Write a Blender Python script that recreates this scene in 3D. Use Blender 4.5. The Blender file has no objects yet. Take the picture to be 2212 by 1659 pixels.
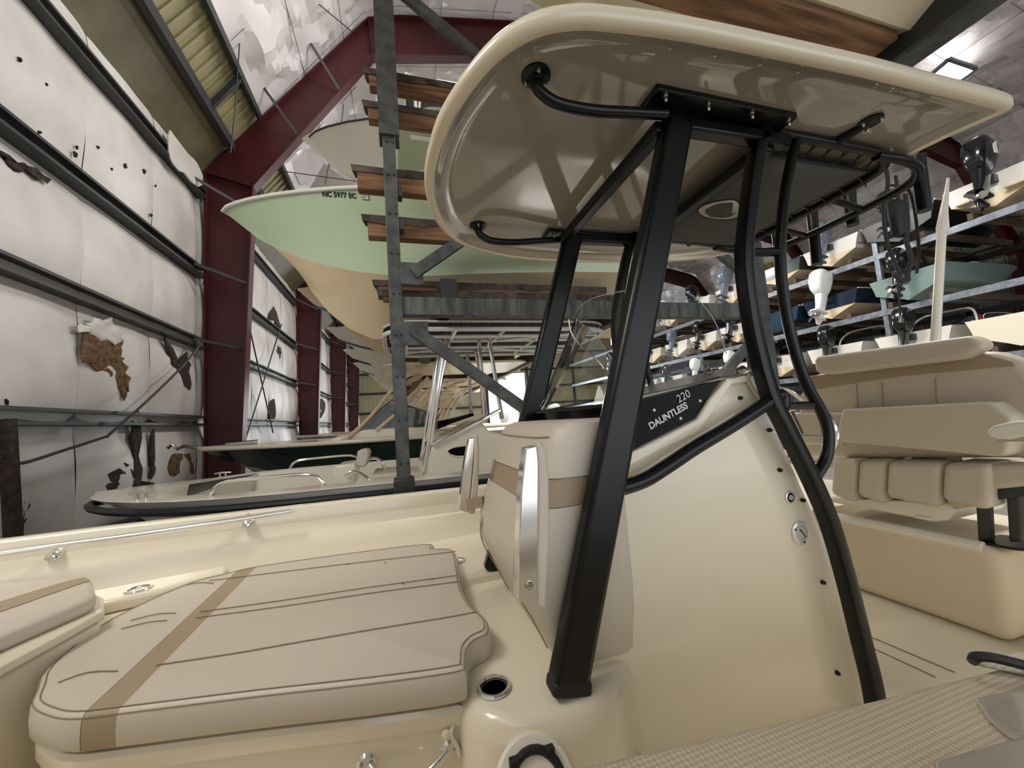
import bpy, bmesh, math, random
from mathutils import Vector, Matrix
from mathutils.bvhtree import BVHTree
random.seed(7)
C = bpy.context.scene.collection
SC = bpy.context.scene
V = Vector
PI = math.pi

# ------------------------------------------------------------------ camera (wide phone lens), world, lights, exposure
FPX, CX, CY = 830.0, 1106.0, 829.5
def nrm(v): return v.normalized()
_L = nrm(V((865-CX, 920-CY, FPX)))
_U = V((520-CX, -6800-CY, FPX)); _U = nrm(_U - _L*_U.dot(_L))
_R = nrm(_L.cross(_U))
if _R.x < 0: _R = -_R
# rows: world X, Y, Z axes in camera (right, down, forward) coordinates
cam = bpy.data.cameras.new('camera')
cam.sensor_fit = 'HORIZONTAL'; cam.sensor_width = 36.0
cam.lens = 36.0*FPX/2212.0
cam.clip_start = 0.02; cam.clip_end = 300
camo = bpy.data.objects.new('camera', cam); C.objects.link(camo)
camo.matrix_world = Matrix(((_R.x, -_R.y, -_R.z, 0), (_L.x, -_L.y, -_L.z, 0), (_U.x, -_U.y, -_U.z, 0), (0, 0, 0, 1)))
SC.camera = camo
def ray(px, py):
    c = V((px-CX, py-CY, FPX))
    return V((_R.dot(c), _L.dot(c), _U.dot(c)))
def P(px, py, X=None, Y=None, Z=None):
    "real point of a feature measured on the photograph, given the plane it lies in"
    d = ray(px, py)
    t = X/d.x if X is not None else Y/d.y if Y is not None else Z/d.z
    return d*t

SC.view_settings.view_transform = 'Standard'
SC.view_settings.look = 'None'
SC.view_settings.gamma = 1.0
SC.view_settings.use_curve_mapping = False
SC.view_settings.exposure = 0.62

w = bpy.data.worlds.new('world'); SC.world = w; w.use_nodes = True
bg = w.node_tree.nodes['Background']
bg.inputs['Color'].default_value = (0.93, 0.96, 1.0, 1)
bg.inputs['Strength'].default_value = 1.35

def area(name, loc, target, sx, sy, power, col):
    l = bpy.data.lights.new(name, 'AREA'); l.shape = 'RECTANGLE'; l.size = sx; l.size_y = sy
    l.energy = power; l.color = col
    o = bpy.data.objects.new(name, l); C.objects.link(o)
    o.location = loc
    o.rotation_euler = (V(target)-V(loc)).to_track_quat('-Z', 'Y').to_euler()
    return o
area('work_light', (-2.6, 1.5, 3.5), (-0.4, 1.9, -0.8), 1.4, 1.0, 50, (1.0, 0.92, 0.80))
area('bay_fill', (2.6, 6.4, 9.6), (-2.5, 6.8, 1.0), 2.4, 2.4, 220, (1.0, 0.97, 0.94))  # unseen fill light added high under the roof to brighten the left wall
area('aisle_fill', (9.5, 4.0, 9.5), (9.5, 4.0, 0), 3.0, 3.0, 950, (1.0, 0.97, 0.93))  # this and the next two: unseen area lights added for general aisle light
area('aisle_fill', (9.5, 13.0, 9.5), (9.5, 13.0, 0), 3.0, 3.0, 900, (1.0, 0.97, 0.93))
area('aisle_fill', (9.5, 22.0, 9.5), (9.5, 22.0, 0), 3.0, 3.0, 900, (1.0, 0.97, 0.93))
area('doorway_daylight', (10.5, 41.2, 2.6), (9.5, 20.0, 1.5), 5.0, 5.0, 1500, (0.9, 0.95, 1.0))

# ------------------------------------------------------------------ materials
def srgb(r, g, b):
    f = lambda c: (c/255/12.92 if c/255 <= .04045 else ((c/255+.055)/1.055)**2.4)
    return (f(r), f(g), f(b), 1)
MATS = {}
def mat(name, rgb, rough=.5, metal=0., noise=0., scale=8., bump=0., bscale=60., spec=.5, coat=0., rgb2=None, stretch=None, detail=4):
    if name in MATS: return MATS[name]
    m = bpy.data.materials.new(name); m.use_nodes = True
    nt = m.node_tree; b = nt.nodes['Principled BSDF']
    col = srgb(*rgb)
    b.inputs['Base Color'].default_value = col
    b.inputs['Roughness'].default_value = rough
    b.inputs['Metallic'].default_value = metal
    b.inputs['Specular IOR Level'].default_value = spec
    b.inputs['Coat Weight'].default_value = coat
    b.inputs['Coat Roughness'].default_value = .06
    tc = nt.nodes.new('ShaderNodeTexCoord')
    src = tc.outputs['Object']
    if stretch:
        mp = nt.nodes.new('ShaderNodeMapping'); mp.inputs['Scale'].default_value = stretch
        nt.links.new(src, mp.inputs['Vector']); src = mp.outputs['Vector']
    if noise or rgb2:
        n = nt.nodes.new('ShaderNodeTexNoise'); n.inputs['Scale'].default_value = scale; n.inputs['Detail'].default_value = detail
        nt.links.new(src, n.inputs['Vector'])
        r = nt.nodes.new('ShaderNodeValToRGB')
        r.color_ramp.elements[0].position = .35; r.color_ramp.elements[1].position = .65
        c2 = srgb(*rgb2) if rgb2 else tuple(max(0, c*(1-noise)) for c in col[:3])+(1,)
        r.color_ramp.elements[0].color = c2; r.color_ramp.elements[1].color = col
        nt.links.new(n.outputs['Fac'], r.inputs['Fac'])
        nt.links.new(r.outputs['Color'], b.inputs['Base Color'])
    if bump:
        n2 = nt.nodes.new('ShaderNodeTexNoise'); n2.inputs['Scale'].default_value = bscale; n2.inputs['Detail'].default_value = 3
        nt.links.new(src, n2.inputs['Vector'])
        bp = nt.nodes.new('ShaderNodeBump'); bp.inputs['Strength'].default_value = bump; bp.inputs['Distance'].default_value = .02
        nt.links.new(n2.outputs['Fac'], bp.inputs['Height'])
        nt.links.new(bp.outputs['Normal'], b.inputs['Normal'])
    MATS[name] = m
    return m
GEL = mat('cream_gelcoat', (231, 222, 200), .22, coat=.4)
GELW = mat('pale_gelcoat', (232, 226, 212), .25, coat=.3)
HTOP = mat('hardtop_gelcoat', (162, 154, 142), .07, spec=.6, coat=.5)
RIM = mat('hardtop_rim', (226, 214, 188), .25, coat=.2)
VINYL = mat('beige_vinyl', (202, 193, 178), .42, bump=.12, bscale=260)
VINYL2 = mat('helm_vinyl', (198, 186, 166), .5, bump=.1, bscale=260)
BAND = mat('tan_vinyl', (160, 143, 117), .45, bump=.12, bscale=260)
STITCH = mat('seam_thread', (140, 124, 100), .7)
BLACK = mat('black_powder_coat', (10, 10, 11), .32, spec=.35)
RUBBER = mat('black_rubber', (20, 20, 21), .6)
CHROME = mat('polished_steel', (232, 230, 226), .14, metal=.92)
STEEL = mat('brushed_steel', (180, 178, 172), .25, metal=1.)
NAVY = mat('navy_canvas', (24, 30, 44), .75, bump=.1, bscale=200)
CANVASG = mat('grey_canvas', (78, 77, 74), .8, noise=.25, scale=6)
GALV = mat('galvanised_steel', (92, 94, 92), .5, metal=.35, rgb2=(66, 68, 67), scale=9, bump=.1, bscale=80)
GALVB = mat('bright_galvanised', (146, 153, 162), .4, metal=.4, rgb2=(112, 119, 128), scale=6)
STAIN = mat('stained_beam', (104, 106, 102), .7, rgb2=(58, 62, 63), scale=5, stretch=(4, 4, .6), detail=6)
DARKST = mat('dark_steel', (52, 53, 54), .5, noise=.3, scale=5)
RED = mat('oxide_red_paint', (72, 20, 24), .45, noise=.25, scale=2.5)
WOOD = mat('weathered_timber', (146, 110, 78), .8, rgb2=(98, 70, 48), scale=3, stretch=(.6, 9, 9), bump=.3, bscale=30, detail=8)
WOODD = mat('carpeted_timber_top', (96, 84, 74), .9, rgb2=(50, 44, 40), scale=7)
OLIVE = mat('olive_roof_sheet', (150, 142, 106), .55, noise=.18, scale=1.6)
OLIVED = mat('olive_eave_trim', (104, 97, 72), .6, noise=.3, scale=2)
FABRIC = mat('wall_insulation_facing', (208, 204, 199), .5, rgb2=(188, 183, 177), scale=1.1, bump=.22, bscale=2.2)
FOIL = mat('roof_insulation_facing', (222, 216, 217), .30, noise=.06, scale=1.5, bump=.5, bscale=2.6)
FIBRE = mat('brown_glass_fibre', (122, 92, 60), .95, rgb2=(72, 54, 38), scale=14, bump=.8, bscale=30)
FIBRED = mat('dark_torn_fibre', (62, 50, 42), .95, rgb2=(30, 26, 24), scale=14, bump=.8, bscale=30)
CORR = mat('grey_wall_sheet', (126, 132, 134), .5, noise=.2, scale=1)
CORRY = mat('yellowed_wall_sheet', (206, 196, 158), .5, noise=.15, scale=1)
CONC = mat('concrete_floor', (120, 116, 110), .8, rgb2=(92, 88, 84), scale=.8)
SEAFOAM = mat('seafoam_gelcoat', (188, 206, 176), .25, coat=.3)
CREAMB = mat('cream_bottom_paint', (222, 204, 172), .45, rgb2=(206, 186, 152), scale=1.2, stretch=(.3, 2, 2))
WHITEH = mat('white_hull', (226, 222, 214), .25, coat=.3)
TEAL = mat('teal_stripe', (84, 122, 122), .4)
DGREEN = mat('dark_green_hull', (38, 54, 48), .2, coat=.4)
NAVYH = mat('navy_hull', (24, 36, 56), .15, coat=.4)
BLUEH = mat('blue_hull', (30, 54, 74), .15, coat=.4)
TEALH = mat('teal_hull', (126, 150, 144), .25, coat=.3)
BLACKH = mat('black_hull', (14, 15, 18), .35)
WOODG = mat('grey_timber', (112, 92, 74), .85, rgb2=(66, 54, 44), scale=3, stretch=(.6, 9, 9), detail=6)
GREYC = mat('grey_cowling', (110, 118, 132), .25, coat=.3)
BLACKC = mat('black_cowling', (16, 17, 20), .2, coat=.4)
WHITEC = mat('white_cowling', (236, 238, 238), .2, coat=.3)
TANP = mat('tan_tube', (216, 194, 164), .3, coat=.2)
WHITEP = mat('white_tube', (224, 224, 222), .3, coat=.2)
TANC = mat('tan_canvas', (196, 160, 104), .8)
BLUEC = mat('blue_tarpaulin', (22, 52, 120), .6)
INK = mat('black_lettering', (14, 14, 16), .5)
SILV = mat('silver_lettering', (206, 204, 200), .35)
REDS = mat('red_sticker', (196, 50, 44), .5)
WHITES = mat('white_sticker', (235, 235, 232), .5)
DECK = mat('beige_deck', (216, 204, 180), .5)

def nonskid():
    m = mat('nonskid_deck', (196, 184, 163), .5)
    nt = m.node_tree; b = nt.nodes['Principled BSDF']
    tc = nt.nodes.new('ShaderNodeTexCoord')
    mp = nt.nodes.new('ShaderNodeMapping'); mp.inputs['Rotation'].default_value = (0, 0, .78)
    nt.links.new(tc.outputs['Object'], mp.inputs['Vector'])
    ck = nt.nodes.new('ShaderNodeTexChecker'); ck.inputs['Scale'].default_value = 150
    nt.links.new(mp.outputs['Vector'], ck.inputs['Vector'])
    bp = nt.nodes.new('ShaderNodeBump'); bp.inputs['Strength'].default_value = .5; bp.inputs['Distance'].default_value = .004
    nt.links.new(ck.outputs['Fac'], bp.inputs['Height']); nt.links.new(bp.outputs['Normal'], b.inputs['Normal'])
    mx = nt.nodes.new('ShaderNodeMix'); mx.data_type = 'RGBA'
    mx.inputs[6].default_value = srgb(200, 188, 166); mx.inputs[7].default_value = srgb(176, 163, 142)
    nt.links.new(ck.outputs['Fac'], mx.inputs[0]); nt.links.new(mx.outputs[2], b.inputs['Base Color'])
    return m
SKID = nonskid()
def glass(name, tint, fac):
    m = bpy.data.materials.new(name); m.use_nodes = True; nt = m.node_tree; nt.nodes.clear()
    out = nt.nodes.new('ShaderNodeOutputMaterial')
    t = nt.nodes.new('ShaderNodeBsdfTransparent'); t.inputs['Color'].default_value = tint
    g = nt.nodes.new('ShaderNodeBsdfGlossy'); g.inputs['Roughness'].default_value = .03
    fr = nt.nodes.new('ShaderNodeFresnel'); fr.inputs['IOR'].default_value = fac
    mx = nt.nodes.new('ShaderNodeMixShader')
    nt.links.new(fr.outputs[0], mx.inputs[0]); nt.links.new(t.outputs[0], mx.inputs[1]); nt.links.new(g.outputs[0], mx.inputs[2])
    nt.links.new(mx.outputs[0], out.inputs[0])
    return m
CLEAR = glass('clear_acrylic', (.93, .95, .95, 1), 1.35)
SMOKE = glass('smoked_screen', (.55, .58, .58, 1), 1.4)
def emit(name, col, s):
    m = bpy.data.materials.new(name); m.use_nodes = True; nt = m.node_tree
    b = nt.nodes['Principled BSDF']
    b.inputs['Emission Color'].default_value = col; b.inputs['Emission Strength'].default_value = s
    b.inputs['Base Color'].default_value = col
    return m
SKYLT = emit('lit_skylight_sheet', (1, .98, .93, 1), 3.0)
SATIN = mat('satin_steel', (222, 220, 216), .28, metal=.45)
BLACKGLOSS = mat('black_gloss_acrylic', (8, 8, 9), .1, spec=.08)

# ------------------------------------------------------------------ mesh helpers
class MB:
    def __init__(s): s.v = []; s.f = []
    def add(s, vs, fs):
        n = len(s.v); s.v += [tuple(x) for x in vs]; s.f += [tuple(i+n for i in f) for f in fs]; return s
    def box(s, a, b):
        (x0, y0, z0), (x1, y1, z1) = a, b
        s.add([(x0,y0,z0),(x1,y0,z0),(x1,y1,z0),(x0,y1,z0),(x0,y0,z1),(x1,y0,z1),(x1,y1,z1),(x0,y1,z1)],
              [(0,3,2,1),(4,5,6,7),(0,1,5,4),(1,2,6,5),(2,3,7,6),(3,0,4,7)]); return s
    def loft(s, rings, closed=True, caps=True):
        n = len(rings[0]); vs = [p for r in rings for p in r]; fs = []
        for i in range(len(rings)-1):
            for j in range(n if closed else n-1):
                a = i*n+j; b = i*n+(j+1) % n
                fs.append((a, b, b+n, a+n))
        if caps and closed:
            fs.append(tuple(range(n-1, -1, -1))); k = (len(rings)-1)*n; fs.append(tuple(range(k, k+n)))
        return s.add(vs, fs)
    def prism(s, poly, vec):
        vec = V(vec); return s.loft([[V(p) for p in poly], [V(p)+vec for p in poly]])
    def beam(s, p, q, wd, ht, up=(0, 0, 1)):
        "rectangular bar from p to q, wd across, ht along up"
        p, q = V(p), V(q); d = (q-p).normalized(); u = V(up)
        sd = d.cross(u).normalized(); u = sd.cross(d).normalized()
        r = lambda c: [c+sd*wd/2+u*ht/2, c-sd*wd/2+u*ht/2, c-sd*wd/2-u*ht/2, c+sd*wd/2-u*ht/2]
        return s.loft([r(p), r(q)])
    def tube(s, pts, r, n=10, closed=False, fy=1.):
        pts = [V(p) for p in pts]; m = len(pts); rings = []
        up = None
        for i, p in enumerate(pts):
            if closed: d = (pts[(i+1) % m]-pts[i-1]).normalized()
            else: d = (pts[min(i+1, m-1)]-pts[max(i-1, 0)]).normalized()
            if up is None:
                a = V((0, 0, 1)) if abs(d.z) < .9 else V((0, 1, 0))
                up = (a-d*a.dot(d)).normalized()
            else: up = (up-d*up.dot(d)).normalized()
            sd = d.cross(up)
            rr = r[i] if isinstance(r, (list, tuple)) else r
            rings.append([p+(up*math.cos(2*PI*k/n)*fy+sd*math.sin(2*PI*k/n))*rr for k in range(n)])
        if closed: rings.append(rings[0]); return s.loft(rings, True, False)
        return s.loft(rings)
    def lathe(s, prof, c, axis=(0, 0, 1), n=20):
        "profile of (radius, distance along axis)"
        c, a = V(c), V(axis).normalized(); t = V((1, 0, 0)) if abs(a.x) < .8 else V((0, 1, 0))
        u = a.cross(t).normalized(); v = a.cross(u)
        return s.loft([[c+a*h+(u*math.cos(2*PI*k/n)+v*math.sin(2*PI*k/n))*max(r, 1e-4) for k in range(n)] for r, h in prof])
    def build(s, name, m, parent=None, bevel=0., seg=2, angle=35, clean=True):
        me = bpy.data.meshes.new(name); me.from_pydata(s.v, [], s.f)
        bm = bmesh.new(); bm.from_mesh(me)
        if clean:
            bmesh.ops.remove_doubles(bm, verts=bm.verts, dist=1e-5)
            bmesh.ops.recalc_face_normals(bm, faces=bm.faces)
        bm.to_mesh(me); bm.free()
        for p in me.polygons: p.use_smooth = True
        me.set_sharp_from_angle(angle=math.radians(angle))
        me.materials.append(m)
        o = bpy.data.objects.new(name, me); C.objects.link(o)
        if bevel:
            b = o.modifiers.new('bevel', 'BEVEL'); b.width = bevel; b.segments = seg; b.limit_method = 'ANGLE'; b.angle_limit = math.radians(38)
        adopt(o, parent)
        return o
LOCAL = set()
def adopt(o, parent):
    if parent is not None:
        o.parent = parent
        if parent.type == 'EMPTY' and parent.name not in LOCAL: o.matrix_parent_inverse = Matrix.Translation(-parent.location)
    return o
def tag(o, label=None, cat=None, group=None, kind=None):
    if label: o['label'] = label
    if cat: o['category'] = cat
    if group: o['group'] = group
    if kind: o['kind'] = kind
    return o
def thing(name, loc, label, cat, group=None, kind=None):
    o = bpy.data.objects.new(name, None); C.objects.link(o); o.location = loc; o.empty_display_size = .2
    return tag(o, label, cat, group, kind)
def spline(pts, k=6, closed=False):
    pts = [V(p) for p in pts]; n = len(pts); out = []
    rng = range(n) if closed else range(n-1)
    g = (lambda i: pts[i % n]) if closed else (lambda i: pts[min(max(i, 0), n-1)])
    for i in rng:
        a, b, c, d = g(i-1), g(i), g(i+1), g(i+2)
        for j in range(k):
            t = j/k
            out.append(.5*((2*b)+(c-a)*t+(2*a-5*b+4*c-d)*t*t+(3*b-a-3*c+d)*t**3))
    if not closed: out.append(pts[-1])
    return out
def rrect(cx, cy, w_, h, r, n=4):
    "rounded rectangle, 2D"
    out = []
    for sx, sy, a0 in ((1, 1, 0), (-1, 1, 90), (-1, -1, 180), (1, -1, 270)):
        for k in range(n+1):
            a = math.radians(a0+90*k/n)
            out.append((cx+sx*(w_/2-r)+r*math.cos(a), cy+sy*(h/2-r)+r*math.sin(a)))
    return out
def inset(poly, d):
    "move a closed planar (xy) outline inwards by d"
    n = len(poly); out = []
    ar = sum(poly[i][0]*poly[(i+1) % n][1]-poly[(i+1) % n][0]*poly[i][1] for i in range(n))
    sg = 1 if ar > 0 else -1
    for i in range(n):
        a, b, c = poly[i-1], poly[i], poly[(i+1) % n]
        d1 = V((b[0]-a[0], b[1]-a[1])).normalized(); d2 = V((c[0]-b[0], c[1]-b[1])).normalized()
        n_ = V((-(d1+d2).y, (d1+d2).x)).normalized()*sg
        out.append((b[0]+n_.x*d, b[1]+n_.y*d))
    return out
def text(name, s, org, xdir, ydir, size, m, parent=None, stretch=1., align='LEFT', depth=.0008, bold=0.):
    cu = bpy.data.curves.new(name, 'FONT'); cu.body = s; cu.size = size; cu.extrude = depth; cu.align_x = align; cu.offset = bold
    t_ = bpy.data.objects.new('tmp_text', cu); C.objects.link(t_)
    bpy.context.view_layer.update()
    me = bpy.data.meshes.new_from_object(t_.evaluated_get(bpy.context.evaluated_depsgraph_get()))
    bpy.data.objects.remove(t_); me.materials.clear(); me.materials.append(m)
    o = bpy.data.objects.new(name, me); C.objects.link(o)
    xd = V(xdir).normalized(); z = xd.cross(V(ydir)).normalized(); yd = z.cross(xd)
    M = Matrix((( xd.x*stretch, yd.x, z.x, org[0]), (xd.y*stretch, yd.y, z.y, org[1]), (xd.z*stretch, yd.z, z.z, org[2]), (0, 0, 0, 1)))
    adopt(o, parent)
    o.matrix_basis = M
    return o
def bvh(o):
    me = o.data; return BVHTree.FromPolygons([v.co for v in me.vertices], [tuple(p.vertices) for p in me.polygons])
def hit(px, py, tree):
    loc, n, i, d = tree.ray_cast(V((0, 0, 0)), ray(px, py).normalized())
    return loc, n
# ------------------------------------------------------------------ the shed
FLOORZ = -2.6
XL, XR, YB = -4.0, 28.0, 42.0
fl = MB().box((-6, -9, FLOORZ-.2), (31, YB+12, FLOORZ)).build('floor', CONC); tag(fl, kind='structure')

def copies(src, n, step, parent):
    for i in range(1, n):
        o = src.copy(); C.objects.link(o); o.location = src.location+V(step)*i

# left wall: outer sheet, insulation facing in strips, girts, tears
wl = MB().box((XL-.32, -9, FLOORZ), (XL-.22, YB, 6.3)).build('wall_left', CORR)
tag(wl, 'steel side wall lined with torn pale insulation facing', kind='structure')
GZ = [-1.3, .30, 1.93, 3.5, 5.32]
def wallx(y, z, y0, wd):
    zz = [FLOORZ-.3]+GZ+[5.98]
    b = 0
    for a, c in zip(zz, zz[1:]):
        if a <= z <= c: b = math.sin(PI*(z-a)/(c-a))**.6
    e = math.sin(PI*(y-y0)/wd)**.35 if 0 < (y-y0) < wd else 0
    return XL-.13+.12*b*(.55+.45*e)+.012*math.sin(7.3*y+2.1*z)*b+.01*math.sin(3.1*z-4.7*y+y0)*b
ys = [-9.05+1.55*i for i in range(34)]
for y0 in ys:
    if y0 > YB-1: break
    ny, nz = (10, 46) if y0 < 20 else (4, 24)
    vs = [(wallx(y0+1.55*j/ny, FLOORZ+(8.5*k/nz), y0, 1.55), y0+1.55*j/ny, FLOORZ+8.5*k/nz) for j in range(ny+1) for k in range(nz+1)]
    fs = [(j*(nz+1)+k, j*(nz+1)+k+1, (j+1)*(nz+1)+k+1, (j+1)*(nz+1)+k) for j in range(ny) for k in range(nz)]
    MB().add(vs, fs).build('insulation_sheet', FABRIC, wl, angle=80)
def channel(y0, y1, x, z, h, d, m, nm, parent, t=.02):
    "C channel running along Y, open side towards the room"
    pr = [(0, 0), (d, 0), (d, .04), (d-t, .04), (d-t, t), (t, t), (t, h-t), (d-t, h-t), (d-t, h-.04), (d, h-.04), (d, h), (0, h)]
    return MB().loft([[(x+a, y0, z+b) for a, b in pr], [(x+a, y1, z+b) for a, b in pr]]).build(nm, m, parent)
for z in GZ:
    for b0, b1 in ((1.9, 9.65), (9.95, 17.65), (17.95, 25.65), (25.95, 33.65), (33.95, 41.8)):
        channel(b0, b1, XL-.12, z, .2, .2, DARKST, 'girt', wl)
def tear(pts, m, dx=0., nm='torn_insulation', thick=.012):
    pp = spline([P(x, y, X=XL-.03+dx) for x, y in pts], 3, True)
    rnd = random.Random(len(pts)*31+int(pts[0][0]))
    c = sum(pp, V())/len(pp)
    jz = .05 if nm != 'small_tear' else .004
    ring = [p+V((0, rnd.uniform(-jz, jz), rnd.uniform(-jz, jz))) for p in pp]
    mb = MB(); mb.loft([ring, [p+V((thick+rnd.uniform(-.01, .02), 0, 0)) for p in ring], [c+(p-c)*.75+V((thick+.02+rnd.uniform(-.012, .012), 0, 0)) for p in ring], [c+(p-c)*.4+V((thick+.012, 0, 0)) for p in ring]])
    return mb.build(nm, m, wl, angle=60)
tear([(172,722),(195,716),(225,728),(262,738),(258,765),(272,790),(278,822),(272,852),(262,858),(255,835),(240,815),(212,806),(190,782),(176,770)], FIBRE)
tear([(170,712),(185,700),(215,690),(245,692),(258,720),(262,740),(225,738),(190,722)], FABRIC, .03, 'insulation_flap', .004)
tear([(352,728),(366,752),(382,782),(398,762),(404,772),(412,792),(408,842),(398,838),(380,800),(366,775)], FIBRED)
tear([(0,330),(30,345),(60,362),(95,380),(104,392),(80,384),(50,372),(25,372),(5,345)], FIBRED)
tear([(280,925),(300,915),(298,985),(302,1035),(290,1040),(284,990)], FIBRED)
tear([(322,945),(332,930),(333,1000),(326,1035),(320,1000)], FIBRED)
tear([(232,1030),(262,1010),(275,1000),(290,1040),(330,1045),(335,1075),(270,1075),(238,1060)], FIBRED)
tear([(368,985),(408,980),(416,1020),(400,1022),(368,1022)], FIBRE)
tear([(38,1090),(48,1078),(50,1110),(40,1150),(34,1160)], FIBRED)
tear([(590,662),(598,682),(604,705),(596,702),(588,690),(580,688)], FIBRED)
tear([(596,755),(602,748),(606,762),(604,775),(598,768)], FIBRED)
tear([(582,870),(592,862),(594,900),(586,912),(580,900)], FIBRED)
tear([(676,868),(690,862),(702,870),(698,895),(682,905)], FIBRED)
for x, y, r in ((40,128,4),(98,182,3),(82,285,3),(164,318,3),(210,318,3),(270,358,4),(310,370,4),(160,333,5),(240,365,2),(325,465,3),(335,402,2),(12,868,5),(296,888,3)):
    tear([(x-r*.5, y-r*1.2), (x+r*.5, y-r*.6), (x+r*.3, y+r*1.4), (x-r*.4, y+r*.5)], FIBRED, .01, 'small_tear', .003)
# torn loose piece near the eave, conduit and wall post
tear([(362,280),(400,330),(432,368),(432,405),(395,375),(364,345)], FABRIC, .1, 'insulation_flap', .02)
MB().tube(spline([P(x, y, X=XL+.18) for x, y in ((0,988),(20,992),(50,1000),(140,972),(226,944),(240,935),(330,855),(400,785),(436,738))], 4), .018, 8).build('conduit', DARKST, wl)
pw = [P(15, 905, X=XL+.2), P(30, 1180, X=XL+.2)]
MB().beam(pw[0], pw[1], .10, .09, (1, 0, 0)).build('leaning_post', FIBRED, wl)
for (a, b, y) in (((535,690),(590,935),11.),((608,700),(532,945),11.)):
    MB().tube([P(*a, X=XL+.15), P(*b, X=XL+.15)], .02, 6).build('brace_rod', DARKST, wl)

# portal frames
def prof_web(y, web):
    mb = MB(); mb.prism([(x, y-.008, z) for x, z in web], (0, .016, 0)); return mb
outer = [(-3.98, FLOORZ), (-3.98, 6.0), (-.35, 10.72), (.45, 10.98), (12, 13.22), (23.55, 10.98), (24.35, 10.72), (27.98, 6.0), (27.98, FLOORZ)]
inner = [(-3.42, FLOORZ), (-3.04, 5.75), (-.28, 9.68), (.4, 9.8), (12, 12.3), (23.6, 9.8), (24.28, 9.68), (27.04, 5.75), (27.42, FLOORZ)]
names = ['nearest oxide red portal frame with column against the left wall', 'second oxide red portal frame along the left wall', 'third oxide red portal frame along the left wall', 'farthest oxide red portal frame along the left wall']
for i, y in enumerate((9.8, 17.8, 25.8, 33.8)):
    t = thing('portal_frame', (12, y, FLOORZ), names[i], 'steel frame', 'oxide red portal frames', 'structure')
    mb = MB()
    for k in range(len(outer)-1):
        q = [outer[k], outer[k+1], inner[k+1], inner[k]]
        mb.prism([(x, y-.01, z) for x, z in q], (0, .02, 0))
    mb.build('web', RED, t)
    for nm, ln in (('outer_flange', outer), ('inner_flange', inner)):
        mb = MB()
        for k in range(len(ln)-1):
            mb.beam((ln[k][0], y, ln[k][1]), (ln[k+1][0], y, ln[k+1][1]), .26, .03, (0, 0, 1) if abs(ln[k+1][0]-ln[k][0]) > 1 else (1, 0, 0))
        mb.build(nm, RED, t)
    for (a, b) in ((outer[1], inner[1]), (outer[2], inner[2])):
        MB().beam((a[0], y-.02, a[1]), (b[0], y-.02, b[1]), .2, .02, (0, 0, 1)).build('stiffener', RED, t)
    for a, b in (((-1.75, 9.25), (-1.12, 8.55)), ((-2.75, 7.95), (-2.1, 7.2)), ((-3.9, 5.45), (-3.15, 5.2)), ((-3.9, 3.6), (-3.2, 3.45)), ((-3.9, 2.03), (-3.3, 1.95))):
        MB().beam((a[0], y-.75, a[1]), (b[0], y-.1, b[1]), .06, .02, (0, 1, 0)).build('fly_brace', DARKST, t)

# roof: crinkled insulation facing, bare olive sheets at the eaves, purlins and wires
RP = [(-2.84, 7.56), (-.42, 10.92), (.42, 11.22), (12, 13.46), (23.58, 11.22), (24.42, 10.92), (26.84, 7.56)]
segs = [((V((b[0], b[1]))-V((a[0], a[1]))).length) for a, b in zip(RP, RP[1:])]
TOT = sum(segs)
def roof(s):
    for (a, b), l in zip(zip(RP, RP[1:]), segs):
        if s <= l+1e-6:
            t = s/l; d = V((b[0]-a[0], b[1]-a[1])).normalized()
            return V((a[0]+(b[0]-a[0])*t, a[1]+(b[1]-a[1])*t)), V((d.y, -d.x))
        s -= l
    return V(RP[-1]), V((0, -1))
rr = random.Random(3)
ns, ny = 200, 300
Y0, Y1 = -9., YB
hs = [[rr.uniform(-1, 1) for _ in range(ny+1)] for _ in range(ns+1)]
hc = [[rr.uniform(-1, 1) for _ in range(140)] for _ in range(140)]
def crink(s, y):
    v = 0
    for f, a in ((1.1, .06), (2.3, .08), (4.1, .06)):
        i, j = s*f, y*f; i0, j0 = int(i), int(j); u, w_ = i-i0, j-j0
        g = lambda p, q: hc[p % 140][q % 140]
        v += a*((g(i0, j0)*(1-u)+g(i0+1, j0)*u)*(1-w_)+(g(i0, j0+1)*(1-u)+g(i0+1, j0+1)*u)*w_)
    return v
vs, fs = [], []
for i in range(ns+1):
    s = TOT*i/ns; p, nn = roof(s)
    for j in range(ny+1):
        y = Y0+(Y1-Y0)*j/ny
        sag = .07*abs(math.sin(PI*s/1.55))*(.6+.4*abs(math.sin(PI*y/1.8)))
        d = sag+crink(s+50, y+5)+.01*hs[i][j]
        edge = min(1, min(i, ns-i)/3)
        vs.append((p.x+nn.x*d*edge*1.2, y+.06*hs[i][j]*edge, p.y+nn.y*d*edge*1.2))
for i in range(ns):
    for j in range(ny):
        a = i*(ny+1)+j; fs.append((a, a+1, a+ny+2, a+ny+1))
ce = MB().add(vs, fs).build('ceiling', FOIL, angle=12); tag(ce, 'crinkled shiny white roof insulation', kind='structure')
OUT = [(x, z+.32) for x, z in RP]
MB().loft([[(x, Y0, z) for x, z in OUT]+[(x, Y0, z+.1) for x, z in OUT[::-1]], [(x, Y1, z) for x, z in OUT]+[(x, Y1, z+.1) for x, z in OUT[::-1]]]).build('roof_deck', CORR, ce)
for s in [1.55*k for k in range(1, int(TOT/1.55)+1)]:
    p, nn = roof(s)
    MB().tube([(p.x+nn.x*.06, 0, p.y+nn.y*.06), (p.x+nn.x*.06, YB, p.y+nn.y*.06)], .007, 5).build('support_wire', DARKST, ce)
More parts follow.
